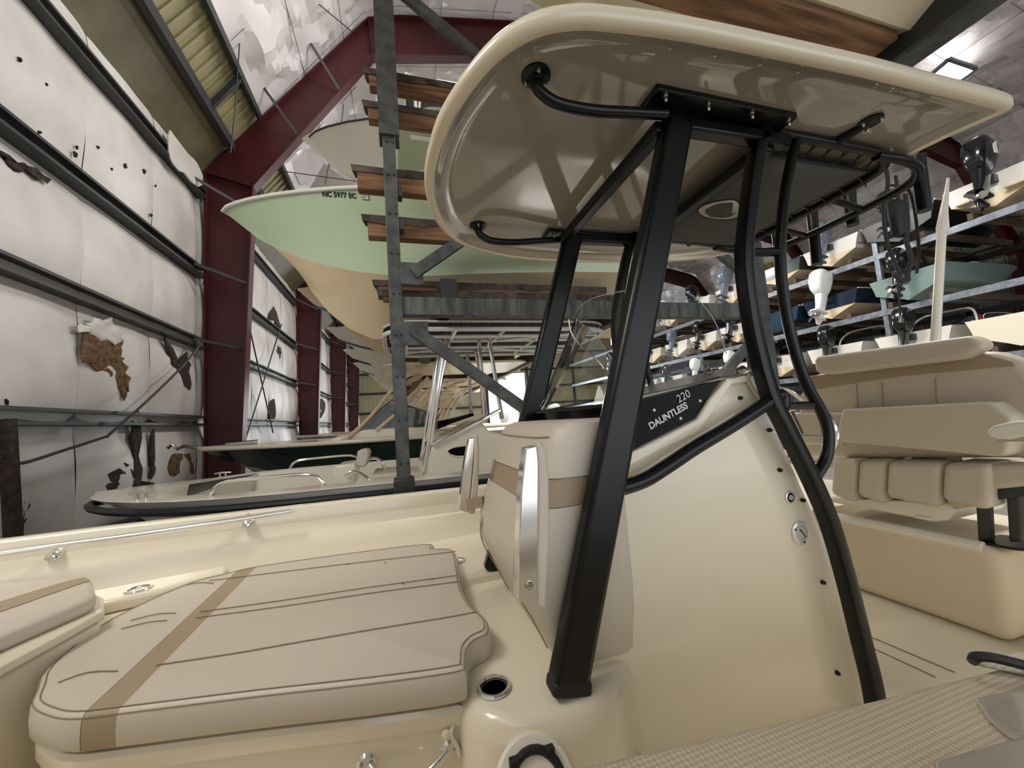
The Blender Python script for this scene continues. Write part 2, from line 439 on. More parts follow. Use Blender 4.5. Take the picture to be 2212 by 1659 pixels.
for y in [1.8*k+.6 for k in range(2, 22)]:
    ln = []
    for k in range(0, 61):
        p, nn = roof(TOT*k/60); ln.append((p.x+nn.x*.07, y, p.y+nn.y*.07))
    MB().tube(ln, .006, 4).build('cross_wire', DARKST, ce)
# olive sheets
def olive(side):
    f = (lambda x: x) if side < 0 else (lambda x: 24-x)
    a, b = V((-4.12, 5.98)), V((-2.80, 7.72))
    n_ = V((b-a)).normalized()
    y = 2.0
    while y < YB-1:
        mb = MB()
        mb.prism([(f(a.x), y, a.y), (f(b.x), y, b.y), (f(b.x), y+.895, b.y), (f(a.x), y+.895, a.y)], (0, 0, .05))
        for r in (.1, .33, .56, .79):
            mb.beam((f(a.x)+.0, y+r, a.y-.02), (f(b.x), y+r, b.y-.02), .06, .05)
        mb.build('roof_sheet', OLIVE, ce); y += .9
    for yb0 in (1.9, 9.95, 17.95, 25.95, 33.95):
        MB().beam((f(-3.42), yb0, 6.62), (f(-3.42), yb0+7.7, 6.62), .12, .24, (0, 0, 1)).build('eave_strut', DARKST, ce)
        MB().beam((f(-2.86), yb0, 7.45), (f(-2.86), yb0+7.7, 7.45), .07, .2, (0, 0, 1)).build('purlin', DARKST, ce)
        MB().prism([(f(-4.1), yb0, 5.88), (f(-3.46), yb0, 6.68), (f(-3.46), yb0+7.7, 6.68), (f(-4.1), yb0+7.7, 5.88)], (0, 0, .03)).build('eave_trim', OLIVED, ce)
        for q in (2.9, 6.6):
            MB().beam((f(-3.42), yb0+q, 6.62), (f(-2.86), yb0+q, 7.42), .08, .1).build('strut', DARKST, ce)
olive(-1); olive(1)
# loose rods hanging from the roof
for pts, y in ((((524,0),(508,230),(498,330)), 8.), (((678,0),(720,35),(760,68)), 8.5), (((742,225),(738,262)), 9.6), (((598,368),(780,393)), 10.5), (((712,345),(702,398)), 10.5)):
    MB().tube([P(x, yy, Y=y) for x, yy in pts], .012, 5).build('hanging_wire', DARKST, ce)
# loose foil sheets behind the first frame
for q in (((622,345),(660,305),(712,345),(690,380),(650,400)), ((700,352),(755,395),(780,408),(668,408))):
    pp = [P(x, y, Y=11.5+.3*i) for i, (x, y) in enumerate(q)]
    MB().prism(pp, (0, .02, 0)).build('loose_foil', FOIL, ce)
# skylight
qs = [P(x, y, Z=11.3) for x, y in ((2003,166),(2050,126),(2108,146),(2062,180))]
w1 = MB().prism(qs, (0, 0, .05)).build('window_1', SKYLT); tag(w1, 'bright daylight sheet let into the roof', kind='structure')
for i in range(4):
    MB().beam(qs[i]-V((0, 0, .03)), qs[(i+1) % 4]-V((0, 0, .03)), .1, .1).build('skylight_frame', GALVB, w1)

# right wall and end wall of ribbed sheets
def sheet(ax, base, wd, z0, z1, m, nm, parent):
    "one ribbed sheet; ax 0 runs along X, 1 along Y"
    pr = [(0, 0), (.05, 0), (.08, .04), (.12, .04), (.15, 0), (.45, 0), (.48, .04), (.52, .04), (.55, 0), (.85, 0), (.9, 0)]
    r = []
    for z in (z0, z1):
        f = [((base[0]+u, base[1]-d, z) if ax == 0 else (base[0]-d, base[1]+u, z)) for u, d in pr]
        bk = [((base[0]+u, base[1]+.03, z) if ax == 0 else (base[0]+.03, base[1]+u, z)) for u, d in pr[::-1]]
        r.append(f+bk)
    return MB().loft(r).build(nm, m, parent)
wr = MB().box((XR+.1, -9, FLOORZ), (XR+.2, YB, 6.4)).build('wall_right', CORR); tag(wr, 'grey ribbed steel wall behind the far racks', kind='structure')
s0 = sheet(1, (XR, 4., 0), .9, FLOORZ, 6.3, CORR, 'wall_sheet', wr)
for i in range(1, 42):
    o = s0.copy(); C.objects.link(o); o.location.y = .9*i
for z in GZ:
    MB().box((XR-.25, 3, z), (XR-.06, YB, z+.2)).build('girt', DARKST, wr)
wf = MB()  # unseen wall added to hold back sky light, opening widened for side fill
wf.box((-4.3, -9.2, FLOORZ), (-2.5, -9, 6.6)); wf.box((13.5, -9.2, FLOORZ), (28.3, -9, 6.6)); wf.box((-2.5, -9.2, 4.6), (13.5, -9, 6.6))
wf.prism([(-4.3, -9.2, 6.6), (28.3, -9.2, 6.6), (24.5, -9.2, 11.3), (12, -9.2, 13.8), (-.5, -9.2, 11.3)], (0, .2, 0))
tag(wf.build('wall_front', CORR), 'unseen end wall behind the viewer, added with a wide doorway to meter the sky light', kind='structure')
wb = thing('wall_back', (12, YB, FLOORZ), 'yellowed ribbed end wall with an open doorway', 'wall', kind='structure')
def roofz(x):
    for a, b in zip(RP, RP[1:]):
        if a[0] <= x <= b[0]: return a[1]+(b[1]-a[1])*(x-a[0])/(b[0]-a[0])
    return 6.5
x = -4.; DX0, DX1, DZ = 9.5, 14.0, 5.1
while x < XR:
    top = min(roofz(x), roofz(x+.9))+.3
    if DX0-.5 < x < DX1: z0 = DZ
    else: z0 = FLOORZ
    sheet(0, (x, YB, 0), .9, z0, top, CORRY, 'wall_sheet', wb); x += .9
for z in (-.6, 1.4, 3.4, 5.4, 7.4, 9.4):
    for a, b in (((-4, DX0-.4), (DX1+.5, XR)) if z < DZ else ((-4, XR),)):
        if z > 7: a, b = max(a, -1), min(b, 25)
        MB().box((a, YB-.22, z), (b, YB-.06, z+.18)).build('girt', DARKST, wb)
for x in (4., 9.4, 14.2, 20.):
    MB().box((x-.1, YB-.45, FLOORZ), (x+.1, YB-.2, roofz(x)-.1)).build('wind_post', DARKST, wb)

# ------------------------------------------------------------------ storage racks
lr = thing('boat_rack', (2, 3.3, FLOORZ), 'dark galvanised boat rack standing behind the cream boat, with timber bunks', 'boat rack')
MB().box((-.045, 3.25, -.45), (.062, 3.37, 2.55)).build('post', GALV, lr, bevel=.006)
ch = [(-.07, 3.22), (.10, 3.22), (.10, 3.24), (-.05, 3.24), (-.05, 3.38), (.10, 3.38), (.10, 3.40), (-.07, 3.40)]
MB().loft([[(x, y, 2.5) for x, y in ch], [(x, y, 4.6) for x, y in ch]]).build('post_channel', GALV, lr)
MB().box((-.07, 3.21, FLOORZ), (.09, 3.40, -.42)).build('post_base', DARKST, lr, bevel=.01)
for z in (-.3, .05, .4, .75, 1.1, 1.45, 1.8, 2.15, 2.45):
    for x in (-.012, .04):
        MB().lathe([(.011, 0), (.011, .012), (.006, .016)], (x, 3.252, z), (0, -1, 0), 8).build('bolt', DARKST, lr)
for z, x in ((2.02, .075), (1.72, .075)):
    MB().box((.06, 3.26, z-.05), (.1, 3.36, z+.05)).build('clip', DARKST, lr, bevel=.005)
MB().box((.062, 3.27, .93), (4.0, 3.39, 1.08)).build('cross_beam', STAIN, lr)
MB().box((3.85, 3.25, FLOORZ), (4.06, 3.45, 4.2)).build('post', GALV, lr, bevel=.006)
MB().box((.05, 3.24, 1.18), (.24, 3.26, 1.37)).build('gusset', GALV, lr)
MB().box((.05, 3.24, .66), (.26, 3.26, .86)).build('gusset', GALV, lr)
for a, b in (((.16, 1.27), (1.95, 2.6)), ((3.9, 1.27), (2.1, 2.6)), ((.13, .79), (1.95, -.62)), ((3.9, .79), (2.1, -.62)), ((.1, 3.95), (1.95, 2.62))):
    MB().beam((a[0], 3.23, a[1]), (b[0], 3.23, b[1]), .05, .095, (0, 0, 1)).build('diagonal_brace', GALV, lr)
def bunk(p0, p1, h, wd, parent, nm='bunk_board', top=True):
    "timber bunk with a carpet-covered top, p0-p1 is the middle of the near lower edge"
    p0, p1 = V(p0), V(p1)
    b = MB().box((p0.x, p0.y, p0.z), (p1.x, p0.y+wd, p0.z+h)).build(nm, WOOD, parent, bevel=.006)
    if top:
        rnd = random.Random(int(p0.x*99))
        MB().loft([[(p0.x-.04+.02*math.sin(9*k), p0.y-.012, p0.z+h-.02-.012*rnd.random()), (p0.x-.05, p0.y-.012, p0.z+h+.03), (p0.x-.04, p0.y+wd+.01, p0.z+h+.03), (p0.x-.02, p0.y+wd+.01, p0.z+h-.02)] if k == 0 else
                   [(p0.x+(p1.x-p0.x)*k/14, p0.y-.012, p0.z+h-.025-.03*rnd.random()), (p0.x+(p1.x-p0.x)*k/14, p0.y-.012, p0.z+h+.025+.01*rnd.random()), (p0.x+(p1.x-p0.x)*k/14, p0.y+wd+.01, p0.z+h+.03), (p0.x+(p1.x-p0.x)*k/14, p0.y+wd+.01, p0.z+h-.02)] for k in range(15)]).build('carpet_strip', WOODD, b)
    return b
bunk((-.27, 3.4, 2.09), (2.0, 3.4, 2.09), .18, .1, lr)
bunk((-.2, 3.4, 1.66), (2.0, 3.4, 1.66), .16, .1, lr)
zb = P(850, 192, Y=3.42).z; bunk((-.14, 3.42, zb), (2.4, 3.42, zb), .13, .1, lr)
zb = P(850, 262, Y=3.42).z; bunk((-.16, 3.42, zb), (2.4, 3.42, zb), .13, .1, lr)
bunk((-.16, 3.95, 1.30), (2.42, 3.95, 1.30), .14, .12, lr)
bunk((-.1, 3.42, 1.10), (2.42, 3.42, 1.10), .06, .1, lr)
bunk((-.1, 5.5, 1.30), (2.42, 5.5, 1.30), .14, .12, lr)
for k, y in enumerate((7.3, 8.4, 10.3, 11.5, 13.3, 14.5, 16.2, 17.4)):
    bunk((.1, y, 1.30), (2.6, y, 1.30), .14, .12, lr, top=False)
MB().box((.4, 3.4, 1.1), (.55, 19, 1.3)).build('rail', DARKST, lr)
MB().box((3.42, -1.5, 2.28), (3.60, 3.3, 2.31)).build('rail_flange', GALV, lr)
MB().box((3.49, -1.5, 2.3), (3.53, 3.3, 2.64)).build('rail', DARKST, lr)
MB().box((3.42, -1.5, 2.63), (3.60, 3.3, 2.66)).build('rail_flange', GALV, lr)
MB().box((2.5, 3.5, 1.06), (2.62, 19, 1.3)).build('rail', DARKST, lr)
e = P(1890, 125, Z=2.42); e2 = P(1965, 112, Z=2.42)
bunk((.8, 1.55, 2.42), (3.42, 1.55, 2.42), .2, .2, lr, top=False)
for y in (12.2,):
    MB().box((-.045, y, FLOORZ), (.062, y+.12, 2.4)).build('post', GALV, lr)

rk = thing('boat_rack', (21, 18, FLOORZ), 'bright galvanised three-level boat rack across the aisle', 'boat rack')
RX = 18.0
for y in (9.75, 19.25, 28.75):
    for x in (RX, RX+5.2):
        MB().box((x, y, FLOORZ), (x+.16, y+.16, 6.0)).build('post', GALVB, rk)
for z in (.95, 3.12, 5.32):
    MB().box((RX-.02, 3.5, z-.22), (RX+.1, 38, z)).build('rail', GALVB, rk)
    MB().box((RX+5.2, 3.5, z-.22), (RX+5.32, 38, z)).build('rail', DARKST, rk)
for y in (9.8, 19.3, 28.8):
    for z0, z1 in ((-2.4, .6), (1.1, 2.9), (3.3, 5.1)):
        MB().beam((RX+.1, y+.2, z0), (RX+5.2, y+.2, z1), .05, .08).build('diagonal_brace', DARKST, rk)
# ------------------------------------------------------------------ the cream boat with the black T-top frame
YN, YF, YC = 1.15, 2.10, 1.625
bt = thing('fishing_boat', (1.0, 1.7, -2.0), 'cream centre console fishing boat with black framed hardtop, filling the foreground', 'boat')
# gunwale lines (inner edge), near side and far side
near = [(-2.75, 1.70), (-2.55, 1.35), (-2.1, 1.12), (-1.2, .86), (-.4, .70), (.21, .624), (.63, .566), (1.18, .508), (2.2, .44), (3.9, .40)]
GFT = [(-2.75, -.38), (-2.0, -.425), (-1.0, -.462), (.44, -.50), (3.9, -.52)]
farr = [(-2.75, 1.75), (-2.55, 2.15), (-2.2, 2.52), (-1.6, 2.70), (-1.03, 2.80), (-.3, 2.88), (.44, 2.94), (1.4, 2.98), (2.4, 3.0), (3.9, 3.0)]
def lerp(tab, x):
    for a, b in zip(tab, tab[1:]):
        if a[0] <= x <= b[0]: return a[1]+(b[1]-a[1])*(x-a[0])/(b[0]-a[0])
    return tab[0][1] if x < tab[0][0] else tab[-1][1]
xs = [-2.72, -2.6, -2.45, -2.2, -1.9, -1.6, -1.2, -.8, -.4, 0, .4, .8, 1.2, 1.6, 2.0, 2.5, 3.0, 3.5, 3.9]
GZN, GZF = -.55, -.50
# outer hull
rings = []
for x in xs:
    yn, yf = lerp(near, x)-.26, lerp(farr, x)+.13
    t = max(0, min(1, (x+2.75)/2.2)); c = 1.72; q = t**.6
    yn = min(yn, c); yf = max(yf, c)
    zc = -1.05-.45*q; zk = -1.15-.75*q
    rings.append([(x, yn, GZN-.06), (x, c+(yn-c)*(.75+.2*q), (GZN+zc)/2), (x, c+(yn-c)*(.35+.5*q), zc), (x+.0, c, zk), (x, c+(yf-c)*(.35+.5*q), zc), (x, c+(yf-c)*(.75+.2*q), (GZF+zc)/2), (x, yf, lerp(GFT, x)-.06)])
MB().loft(rings, False).build('hull', GEL, bt)
# gunwale caps
def cap(tab, sg, wd, z, zo, m, x0=0, nm='gunwale'):
    rg = []
    for x in xs[x0:]:
        y = lerp(tab, x)
        prf = [(0, -.13), (0, -.02), (.006, -.006), (.02, 0), (wd-.03, 0), (wd, -.012), (wd+.01, -.07), (wd-.02, -.08)]
        zz_ = z if sg < 0 else lerp(GFT, x)
        rg.append([(x, y+sg*d, zz_+h) for d, h in prf])
    return MB().loft(rg, False).build(nm, m, bt, angle=50)
cap(near, -1, .26, GZN, GZN, SKID)
cap(farr, 1, .11, GZF, GZF, GEL)
# inner liner: far coaming, bow sole, near coaming, cockpit deck
def solez(x): return -.80 if x < -1.55 else (-1.25 if x > -1.15 else -.80-.45*(x+1.55)/.40)
rg = []
for x in xs:
    yf, yn = lerp(farr, x), lerp(near, x); zs = solez(x)
    d = min(1, (x+2.75)/.5)
    gf = lerp(GFT, x)
    rg.append([(x, yf, gf-.10), (x, yf-.02*d, gf-.16), (x, yf-.07*d, -.66), (x, yf-.10*d, -.735), (x, yf-.15*d, -.8), (x, yf-.2*d, -.80), (x, max((yf+yn)/2, yf-.9*d), -.80), (x, max((yf+yn)/2-.05*d, yf-.95*d), zs), (x, yn+.14*d, zs), (x, yn+.09*d, zs+.04), (x, yn+.03*d, GZN-.15), (x, yn, GZN-.1)])
MB().loft(rg, False).build('liner', GEL, bt, angle=50)
# bow locker side under the small cushion (front left), shelf step
pl = [P(x, y, Z=-.66) for x, y in ((0,1440),(120,1376),(226,1318),(224,1290),(120,1240),(-90,1260),(-90,1485))]
MB().prism(pl, (0, 0, -.035)).build('bow_locker_lid', GEL, bt, bevel=.010, seg=3)
pli = inset([(p.x, p.y) for p in pl], .012)
MB().prism([(a, b, -.70) for a, b in pli], (0, 0, -.55)).build('bow_locker', GEL, bt, bevel=.015, seg=3)
ring = P(300, 1273, Z=-.735)
def cup(c, r, name='cup_holder'):
    m_ = MB().lathe([(r*.82, -.075), (r*.84, .0), (r*.9, .006), (r*1.05, .006), (r*1.12, .001), (r*1.1, -.004)], c, (0, 0, 1), 28).build(name, CHROME, bt)
    MB().lathe([(.0001, -.074), (r*.8, -.074), (r*.81, -.002), (r*.79, -.004)], c, (0, 0, 1), 28).build('cup_well', mat('cup_steel', (104, 96, 86), .3, metal=.8), m_)
    return m_
MB().prism([(-1.75, 2.3, -.80), (-1.2, 2.46, -.80), (-.98, 2.60, -.80), (-1.0, 2.75, -.80), (-1.75, 2.62, -.80)], (0, 0, .064)).build('bow_shelf', GEL, bt, bevel=.02, seg=3)
cup(V((ring.x, ring.y, -.733)), .05)
# grab rail on the far coaming
def prail(x, y, off=-.095):
    q = P(x, y, Y=2.66)
    for _ in range(6): q = P(x, y, Y=lerp(farr, q.x)+off)
    return q
ra = [prail(x, y) for x, y in ((-60,1204),(0,1196),(125,1178),(300,1155),(535,1119),(615,1106),(628,1104))]
gr = MB().tube(spline(ra, 3), .014, 12).build('bow_rail', CHROME, bt)
for px, py in ((118, 1199), (536, 1131)):
    b = prail(px, py, -.02); tpt = prail(px+1, py-19)
    MB().tube([b, tpt], .011, 10).build('stanchion', CHROME, gr)
    MB().lathe([(.034, 0), (.034, .006), (.02, .012), (.013, .02)], b, (0, -.6, .6), 20).build('stanchion_base', CHROME, gr)
# hose loop lying on the coaming
hl = [P(x, y, Y=2.78) for x, y in ((205,1160),(225,1148),(252,1146),(266,1152),(285,1143),(310,1137),(322,1142))]
MB().tube(spline(hl, 4), .004, 6).build('trim_ring', CHROME, bt)

# forward seat base and its lid
cz = -.735
out = [(100,1440),(78,1485),(66,1520),(100,1540),(150,1548),(253,1537),(542,1501),(800,1472),(985,1446),(1006,1428),(1008,1400),(1024,1378),(1054,1362),(1052,1335),(1020,1305),(1000,1270),(992,1225),(983,1190),(965,1184),(935,1184),(922,1174),(740,1196),(560,1222),(480,1240),(410,1258),(300,1305),(200,1358)]
top = [P(x, y, Z=cz) for x, y in out]
xy = [(p.x, p.y) for p in top]
def dens(poly, k=4):
    o = []
    for i in range(len(poly)):
        a, b = poly[i], poly[(i+1) % len(poly)]
        for j in range(k): o.append((a[0]+(b[0]-a[0])*j/k, a[1]+(b[1]-a[1])*j/k))
    return o
xy = [(p.x, p.y) for p in spline([V((a, b, 0)) for a, b in xy], 3, True)]
def slab(poly, rows):
    mb = MB(); rs = []
    for d, z in rows:
        q = inset(poly, d) if d else poly
        rs.append([(a, b, z) for a, b in q])
    return mb.loft(rs)
ba = inset(xy, .022)
sbase = slab(ba, [(.004, -1.25), (0, -.98), (0, -.9)]).build('seat_base', GEL, bt); sbt = bvh(sbase)
def onb(x, y, d=.0): return hit(x, y, sbt)[0]+V((0, -d, 0))
slab(inset(xy, .016), [(0, -.905), (-.004, -.895), (-.004, -.862), (.006, -.85)]).build('seat_lid', GEL, bt)
# forward cushion: its own thing, in three upholstered panels
cu = thing('seat_cushion', (-.5, 1.9, -.835), 'large beige vinyl cushion with a tan stripe on the forward seat', 'cushion')
full = slab(xy, [(.012, -.836), (.0, -.825), (-.003, -.79), (.0, -.755), (.005, -.744), (.012, -.737), (.02, -.735)])
tmp = full.build('tmp', VINYL)
bm = bmesh.new(); bm.from_mesh(tmp.data); bmesh.ops.triangulate(bm, faces=[f for f in bm.faces if len(f.verts) > 4], quad_method='BEAUTY', ngon_method='EAR_CLIP'); bm.to_mesh(tmp.data); bm.free()
def cut(name, m, planes, grow=0.):
    bm = bmesh.new(); bm.from_mesh(tmp.data)
    for co, no in planes:
        g = bm.verts[:]+bm.edges[:]+bm.faces[:]
        r = bmesh.ops.bisect_plane(bm, geom=g, plane_co=co, plane_no=no, clear_outer=True)
        ed = [e for e in r['geom_cut'] if isinstance(e, bmesh.types.BMEdge)]
    me = bpy.data.meshes.new(name); bm.to_mesh(me); bm.free()
    for p in me.polygons: p.use_smooth = True
    me.set_sharp_from_angle(angle=math.radians(50)); me.materials.append(m)
    o = bpy.data.objects.new(name, me); C.objects.link(o); return adopt(o, cu)
A0, A1 = P(178, 1545, Z=cz), P(520, 1226, Z=cz)
B0, B1 = P(252, 1537, Z=cz), P(556, 1222, Z=cz)
na = V((-(A1-A0).y, (A1-A0).x, 0)).normalized(); nb = V((-(B1-B0).y, (B1-B0).x, 0)).normalized()
if na.x > 0: na = -na
if nb.x > 0: nb = -nb
cut('bow_pad', VINYL, [(A0-na*.0015*-1, -na)])
bd = cut('stripe_panel', BAND, [(A0, na), (B0, -nb)]); bd['label'] = 'tan stripe across the cushion'
cut('main_pad', VINYL, [(B0, nb)])
bpy.data.objects.remove(tmp)
def seam(pts, z=cz, r=.0022, parent=cu, lift=.0035, X=None, Y=None):
    MB().tube(spline([P(x, y, Z=z+lift) for x, y in pts], 3), r, 5).build('seam', STITCH, parent)
seam([(452,1254),(600,1236),(740,1219),(985,1191)])
seam([(432,1321),(600,1298),(800,1268),(986,1243)])
seam([(424,1334),(600,1311),(800,1281),(990,1256)])
seam([(338,1436),(500,1412),(620,1391),(800,1360),(960,1334),(1030,1321)])
seam([(405,1262),(438,1258),(462,1260)]); seam([(282,1340),(340,1326),(380,1324)]); seam([(262,1358),(320,1344),(360,1340)]); seam([(125,1474),(190,1452),(254,1449)])
def edge_seam(off, z):
    ii = inset(xy, off)
    MB().tube([(a, b, z) for a, b in ii], .0018, 5, closed=True).build('seam', STITCH, cu)
edge_seam(.018, -.7335); edge_seam(.004, -.744)
for x, y in ((750,1219),(832,1216),(933,1251),(871,1261)):
    MB().lathe([(.004, 0), (.003, .003)], P(x, y, Z=cz+.003), (0, 0, 1), 8).build('dirt_speck', FIBRED, cu)
# strap with toggle at the lid corner, latch handle on the locker front
st = [onb(x, y, .02) for x, y in ((975,1530),(978,1555),(972,1575),(985,1600),(990,1620))]
MB().tube(spline(st, 4), [.006]*25, 8).build('lid_strap', GELW, bt)
MB().tube(spline([onb(x, y, .02) for x, y in ((966,1525),(985,1522),(990,1534),(970,1538))], 3), .009, 8).build('strap_clip', GELW, bt)
MB().lathe([(.012, 0), (.014, .006), (.012, .014), (.004, .018)], onb(963, 1577, .012), (0, -1, 0), 14).build('strap_button', GELW, bt)
hd = [onb(x, y, d) for x, y, d in ((800,1646,.012),(822,1654,.035),(860,1658,.05),(900,1652,.05),(935,1634,.035),(964,1616,.012))]
hh = MB().tube(spline(hd, 5), .011, 12).build('locker_handle', CHROME, bt)
for x, y in ((792,1647),(972,1617)):
    c = onb(x, y, .0)
    MB().lathe([(.028, -.005), (.028, .006), (.02, .014)], c, (0, -1, .15), 20).build('handle_base', CHROME, hh)
    for dx in (-.013, .013): MB().lathe([(.005, 0), (.005, .018), (.002, .019)], c+V((dx, 0, .004)), (0, -1, .15), 8).build('screw', STEEL, hh)

# small cushion at the bow, far left
pl = [P(x, y, Z=-.60) for x, y in ((-80,1264),(0,1256),(120,1248),(185,1244),(200,1252),(208,1280),(195,1292),(0,1372),(-80,1408))]
c2 = thing('seat_cushion', (-1.6, 2.0, -.66), 'small beige cushion with a tan stripe on the bow locker, at the left edge', 'cushion')
MB().loft([[p+V((0, 0, h)) for p in pl] for h in (-.062, .0)]).build('pad', VINYL, c2, bevel=.022, seg=4)
pb = [P(x, y, Z=-.5985) for x, y in ((-80,1330),(0,1300),(140,1257),(180,1247),(196,1254),(150,1269),(0,1322),(-80,1356))]
MB().prism(pb, (0, 0, .002)).build('stripe_panel', BAND, c2)

# console pedestal with the leg foot and cup holder
pp = [(.12, 2.2), (.12, 1.40), (.135, 1.22), (.22, 1.11), (.42, 1.06), (.56, 1.08), (.66, 1.15), (.74, 1.25), (.9, 1.5), (.9, 2.0), (.8, 2.2)]
pp = [(p.x, p.y) for p in spline([V((a, b, 0)) for a, b in pp], 4, True)]
slab(pp, [(-.01, -1.26), (.0, -1.2), (.006, -.9), (.018, -.855), (.04, -.834), (.06, -.83)]).build('console_pedestal', GEL, bt, angle=60)
cc = P(1067, 1485, Z=-.826); cup(V((cc.x, cc.y, -.824)), .048)
c3 = P(988, 1212, Z=-.80)
cup(V((c3.x, c3.y+.0, -.80)), .045)
# round access hatch low on the pedestal
hc_ = P(1158, 1700, Y=1.03)
ha = MB().lathe([(.105, -.03), (.108, .0), (.10, .012), (.085, .014), (.001, .014)], hc_, (0, -.8, .6), 32).build('access_hatch', GELW, bt)
MB().tube([hc_+V((.07*math.cos(a), -.013+.07*math.sin(a)*.6, .010+.07*math.sin(a)*.8)) for a in [k*2*PI/24 for k in range(24)]], .011, 8, True).build('hatch_ring', RUBBER, ha)
for a in (.85, 2.3):
    q = hc_+V((.075*math.cos(a), -.016+.045*math.sin(a), .012+.06*math.sin(a)))
    MB().box(q-V((.012, .012, .01)), q+V((.012, .008, .014))).build('hatch_lug', RUBBER, ha, bevel=.003)

# console
YS, YS2 = 1.225, 2.03
csl = [(1258,1500),(1312,1160),(1330,1060),(1346,980),(1420,945),(1500,905),(1530,860),(1568,818),(1622,812),(1650,862),(1684,942),(1738,1064),(1788,1170),(1830,1330),(1868,1480),(1890,1640),(1230,1640)]
cp = [P(x, y, Y=YS) for x, y in csl]
con = thing('console', (1.2, YC, -.85), 'cream steering console with black side screen and round chrome fuel filler', 'console')
MB().prism(cp, (0, YS2-YS, 0)).build('console_body', GEL, con, bevel=.012, seg=3)
# raised coping strip along the console side
co = [(1300,1085),(1345,1012),(1420,972),(1502,932),(1540,880),(1572,832),(1608,826),(1640,872)]
ci = [(1324,1060),(1346,985),(1420,947),(1500,906),(1528,862),(1566,819),(1621,812),(1652,864)]
mb = MB()
for k in range(len(co)-1):
    q = [P(*ci[k], Y=YS), P(*ci[k+1], Y=YS), P(*co[k+1], Y=YS), P(*co[k], Y=YS)]
    mb.prism(q, (0, -.02, 0))
mb.build('console_coping', GEL, con, bevel=.008, seg=3)
# black side screen base with lettering
bk = [(1338,985),(1345,870),(1372,864),(1556,822),(1530,858),(1500,904),(1420,945)]
scr = MB().prism([P(x, y, Y=YS-.003) for x, y in bk], (0, .012, 0)).build('side_screen', BLACKGLOSS, con); scr['label'] = 'black gloss side screen with lettering'
MB().box((.73, YS-.002, -.06), (.76, YS2, .03)).build('dash_front', BLACKGLOSS, con)
a, b = P(1405, 928, Y=YS-.006), P(1508, 868, Y=YS-.006)
xd = (b-a); up = V((-xd.z, 0, xd.x))
text('lettering', 'DAUNTLESS', a, xd, up, xd.length/6.9, SILV, scr, 1.0, bold=.0012)
a2 = P(1466, 871, Y=YS-.006); b2 = P(1500, 861, Y=YS-.006)
text('lettering', '220', a2, xd, up, xd.length/5.6, SILV, scr, 1.0)
for x, y in ((1413,886),(1470,904),(1512,866)):
    MB().lathe([(.006, 0), (.005, .003), (.002, .003)], P(x, y, Y=YS-.003), (0, -1, 0), 12).build('rivet', WHITES, scr)
for x, y in ((1597,860),(1660,929),(1682,1015),(1732,1080),(1775,1257),(1806,1452)):
    MB().lathe([(.0085, 0), (.0085, .008), (.006, .014), (.001, .015)], P(x, y, Y=YS), (0, -1, 0), 10).build('bolt', FIBRED, con)
k = P(1705, 1074, Y=YS)
lt = MB().lathe([(.026, 0), (.026, .006), (.02, .008), (.0185, .004)], k, (0, -1, 0), 28).build('key_switch', SATIN, con)
MB().lathe([(.019, .003), (.016, .007), (.012, .007)], k, (0, -1, 0), 24).build('switch_ring', BLACK, lt)
MB().lathe([(.012, .003), (.011, .009), (.001, .0095)], k, (0, -1, 0), 20).build('switch_core', SATIN, lt)
k = P(1727, 1150, Y=YS)
ff = MB().lathe([(.047, 0), (.046, .008), (.04, .011), (.028, .010), (.027, .006)], k, (0, -1, 0), 36).build('fuel_filler', SATIN, con)
MB().lathe([(.027, .004), (.026, .01), (.024, .012), (.001, .012)], k, (0, -1, 0), 32).build('filler_cap', SATIN, ff)
MB().beam(k+V((-.010, -.0125, .014)), k+V((.012, -.0125, -.014)), .003, .005, (0, 1, 0)).build('key_slot', RUBBER, ff)
for d in ((-.010, .014), (.012, -.014)): MB().lathe([(.0035, .012), (.003, .0135)], k+V((d[0], 0, d[1])), (0, -1, 0), 10).build('key_hole', RUBBER, ff)
for d in ((-.032, .018), (.006, -.036)): MB().lathe([(.0055, .008), (.004, .0125), (.001, .013)], k+V((d[0], 0, d[1])), (0, -1, 0), 10).build('screw', FIBRED, ff)
# dash top and small chrome horn
MB().prism([P(1374, 860, Y=YS+.02), P(1556, 817, Y=YS+.02), P(1606, 803, Y=1.6), P(1572, 793, Y=YS2), P(1380, 838, Y=YS2)], (0, 0, -.02)).build('dash_hood', mat('brown_dash', (92, 82, 72), .25), con, bevel=.004)
MB().box((.76, YS+.02, -.02), (1.30, YS2-.02, .02)).build('dash_top', DARKST, con, bevel=.01)
ds = [P(1345, 868, Y=YS), P(1560, 820, Y=YS), P(1618, 811, Y=YS)]
MB().tube([ds[0]+V((0, .0, .004)), ds[1]+V((0, 0, .006)), ds[2]+V((0, 0, .006))], .006, 8).build('screen_trim', CHROME, con)
for px, py, Y, r in ((1605,800,1.5,.035),(1532,803,1.85,.03)):
    c = P(px, py, Y=Y); MB().lathe([(r, 0), (r*.95, r*.4), (r*.6, r*.8), (.001, r)], c-V((0, 0, .01)), (0, 0, 1), 20).build('compass_dome', STEEL, con)

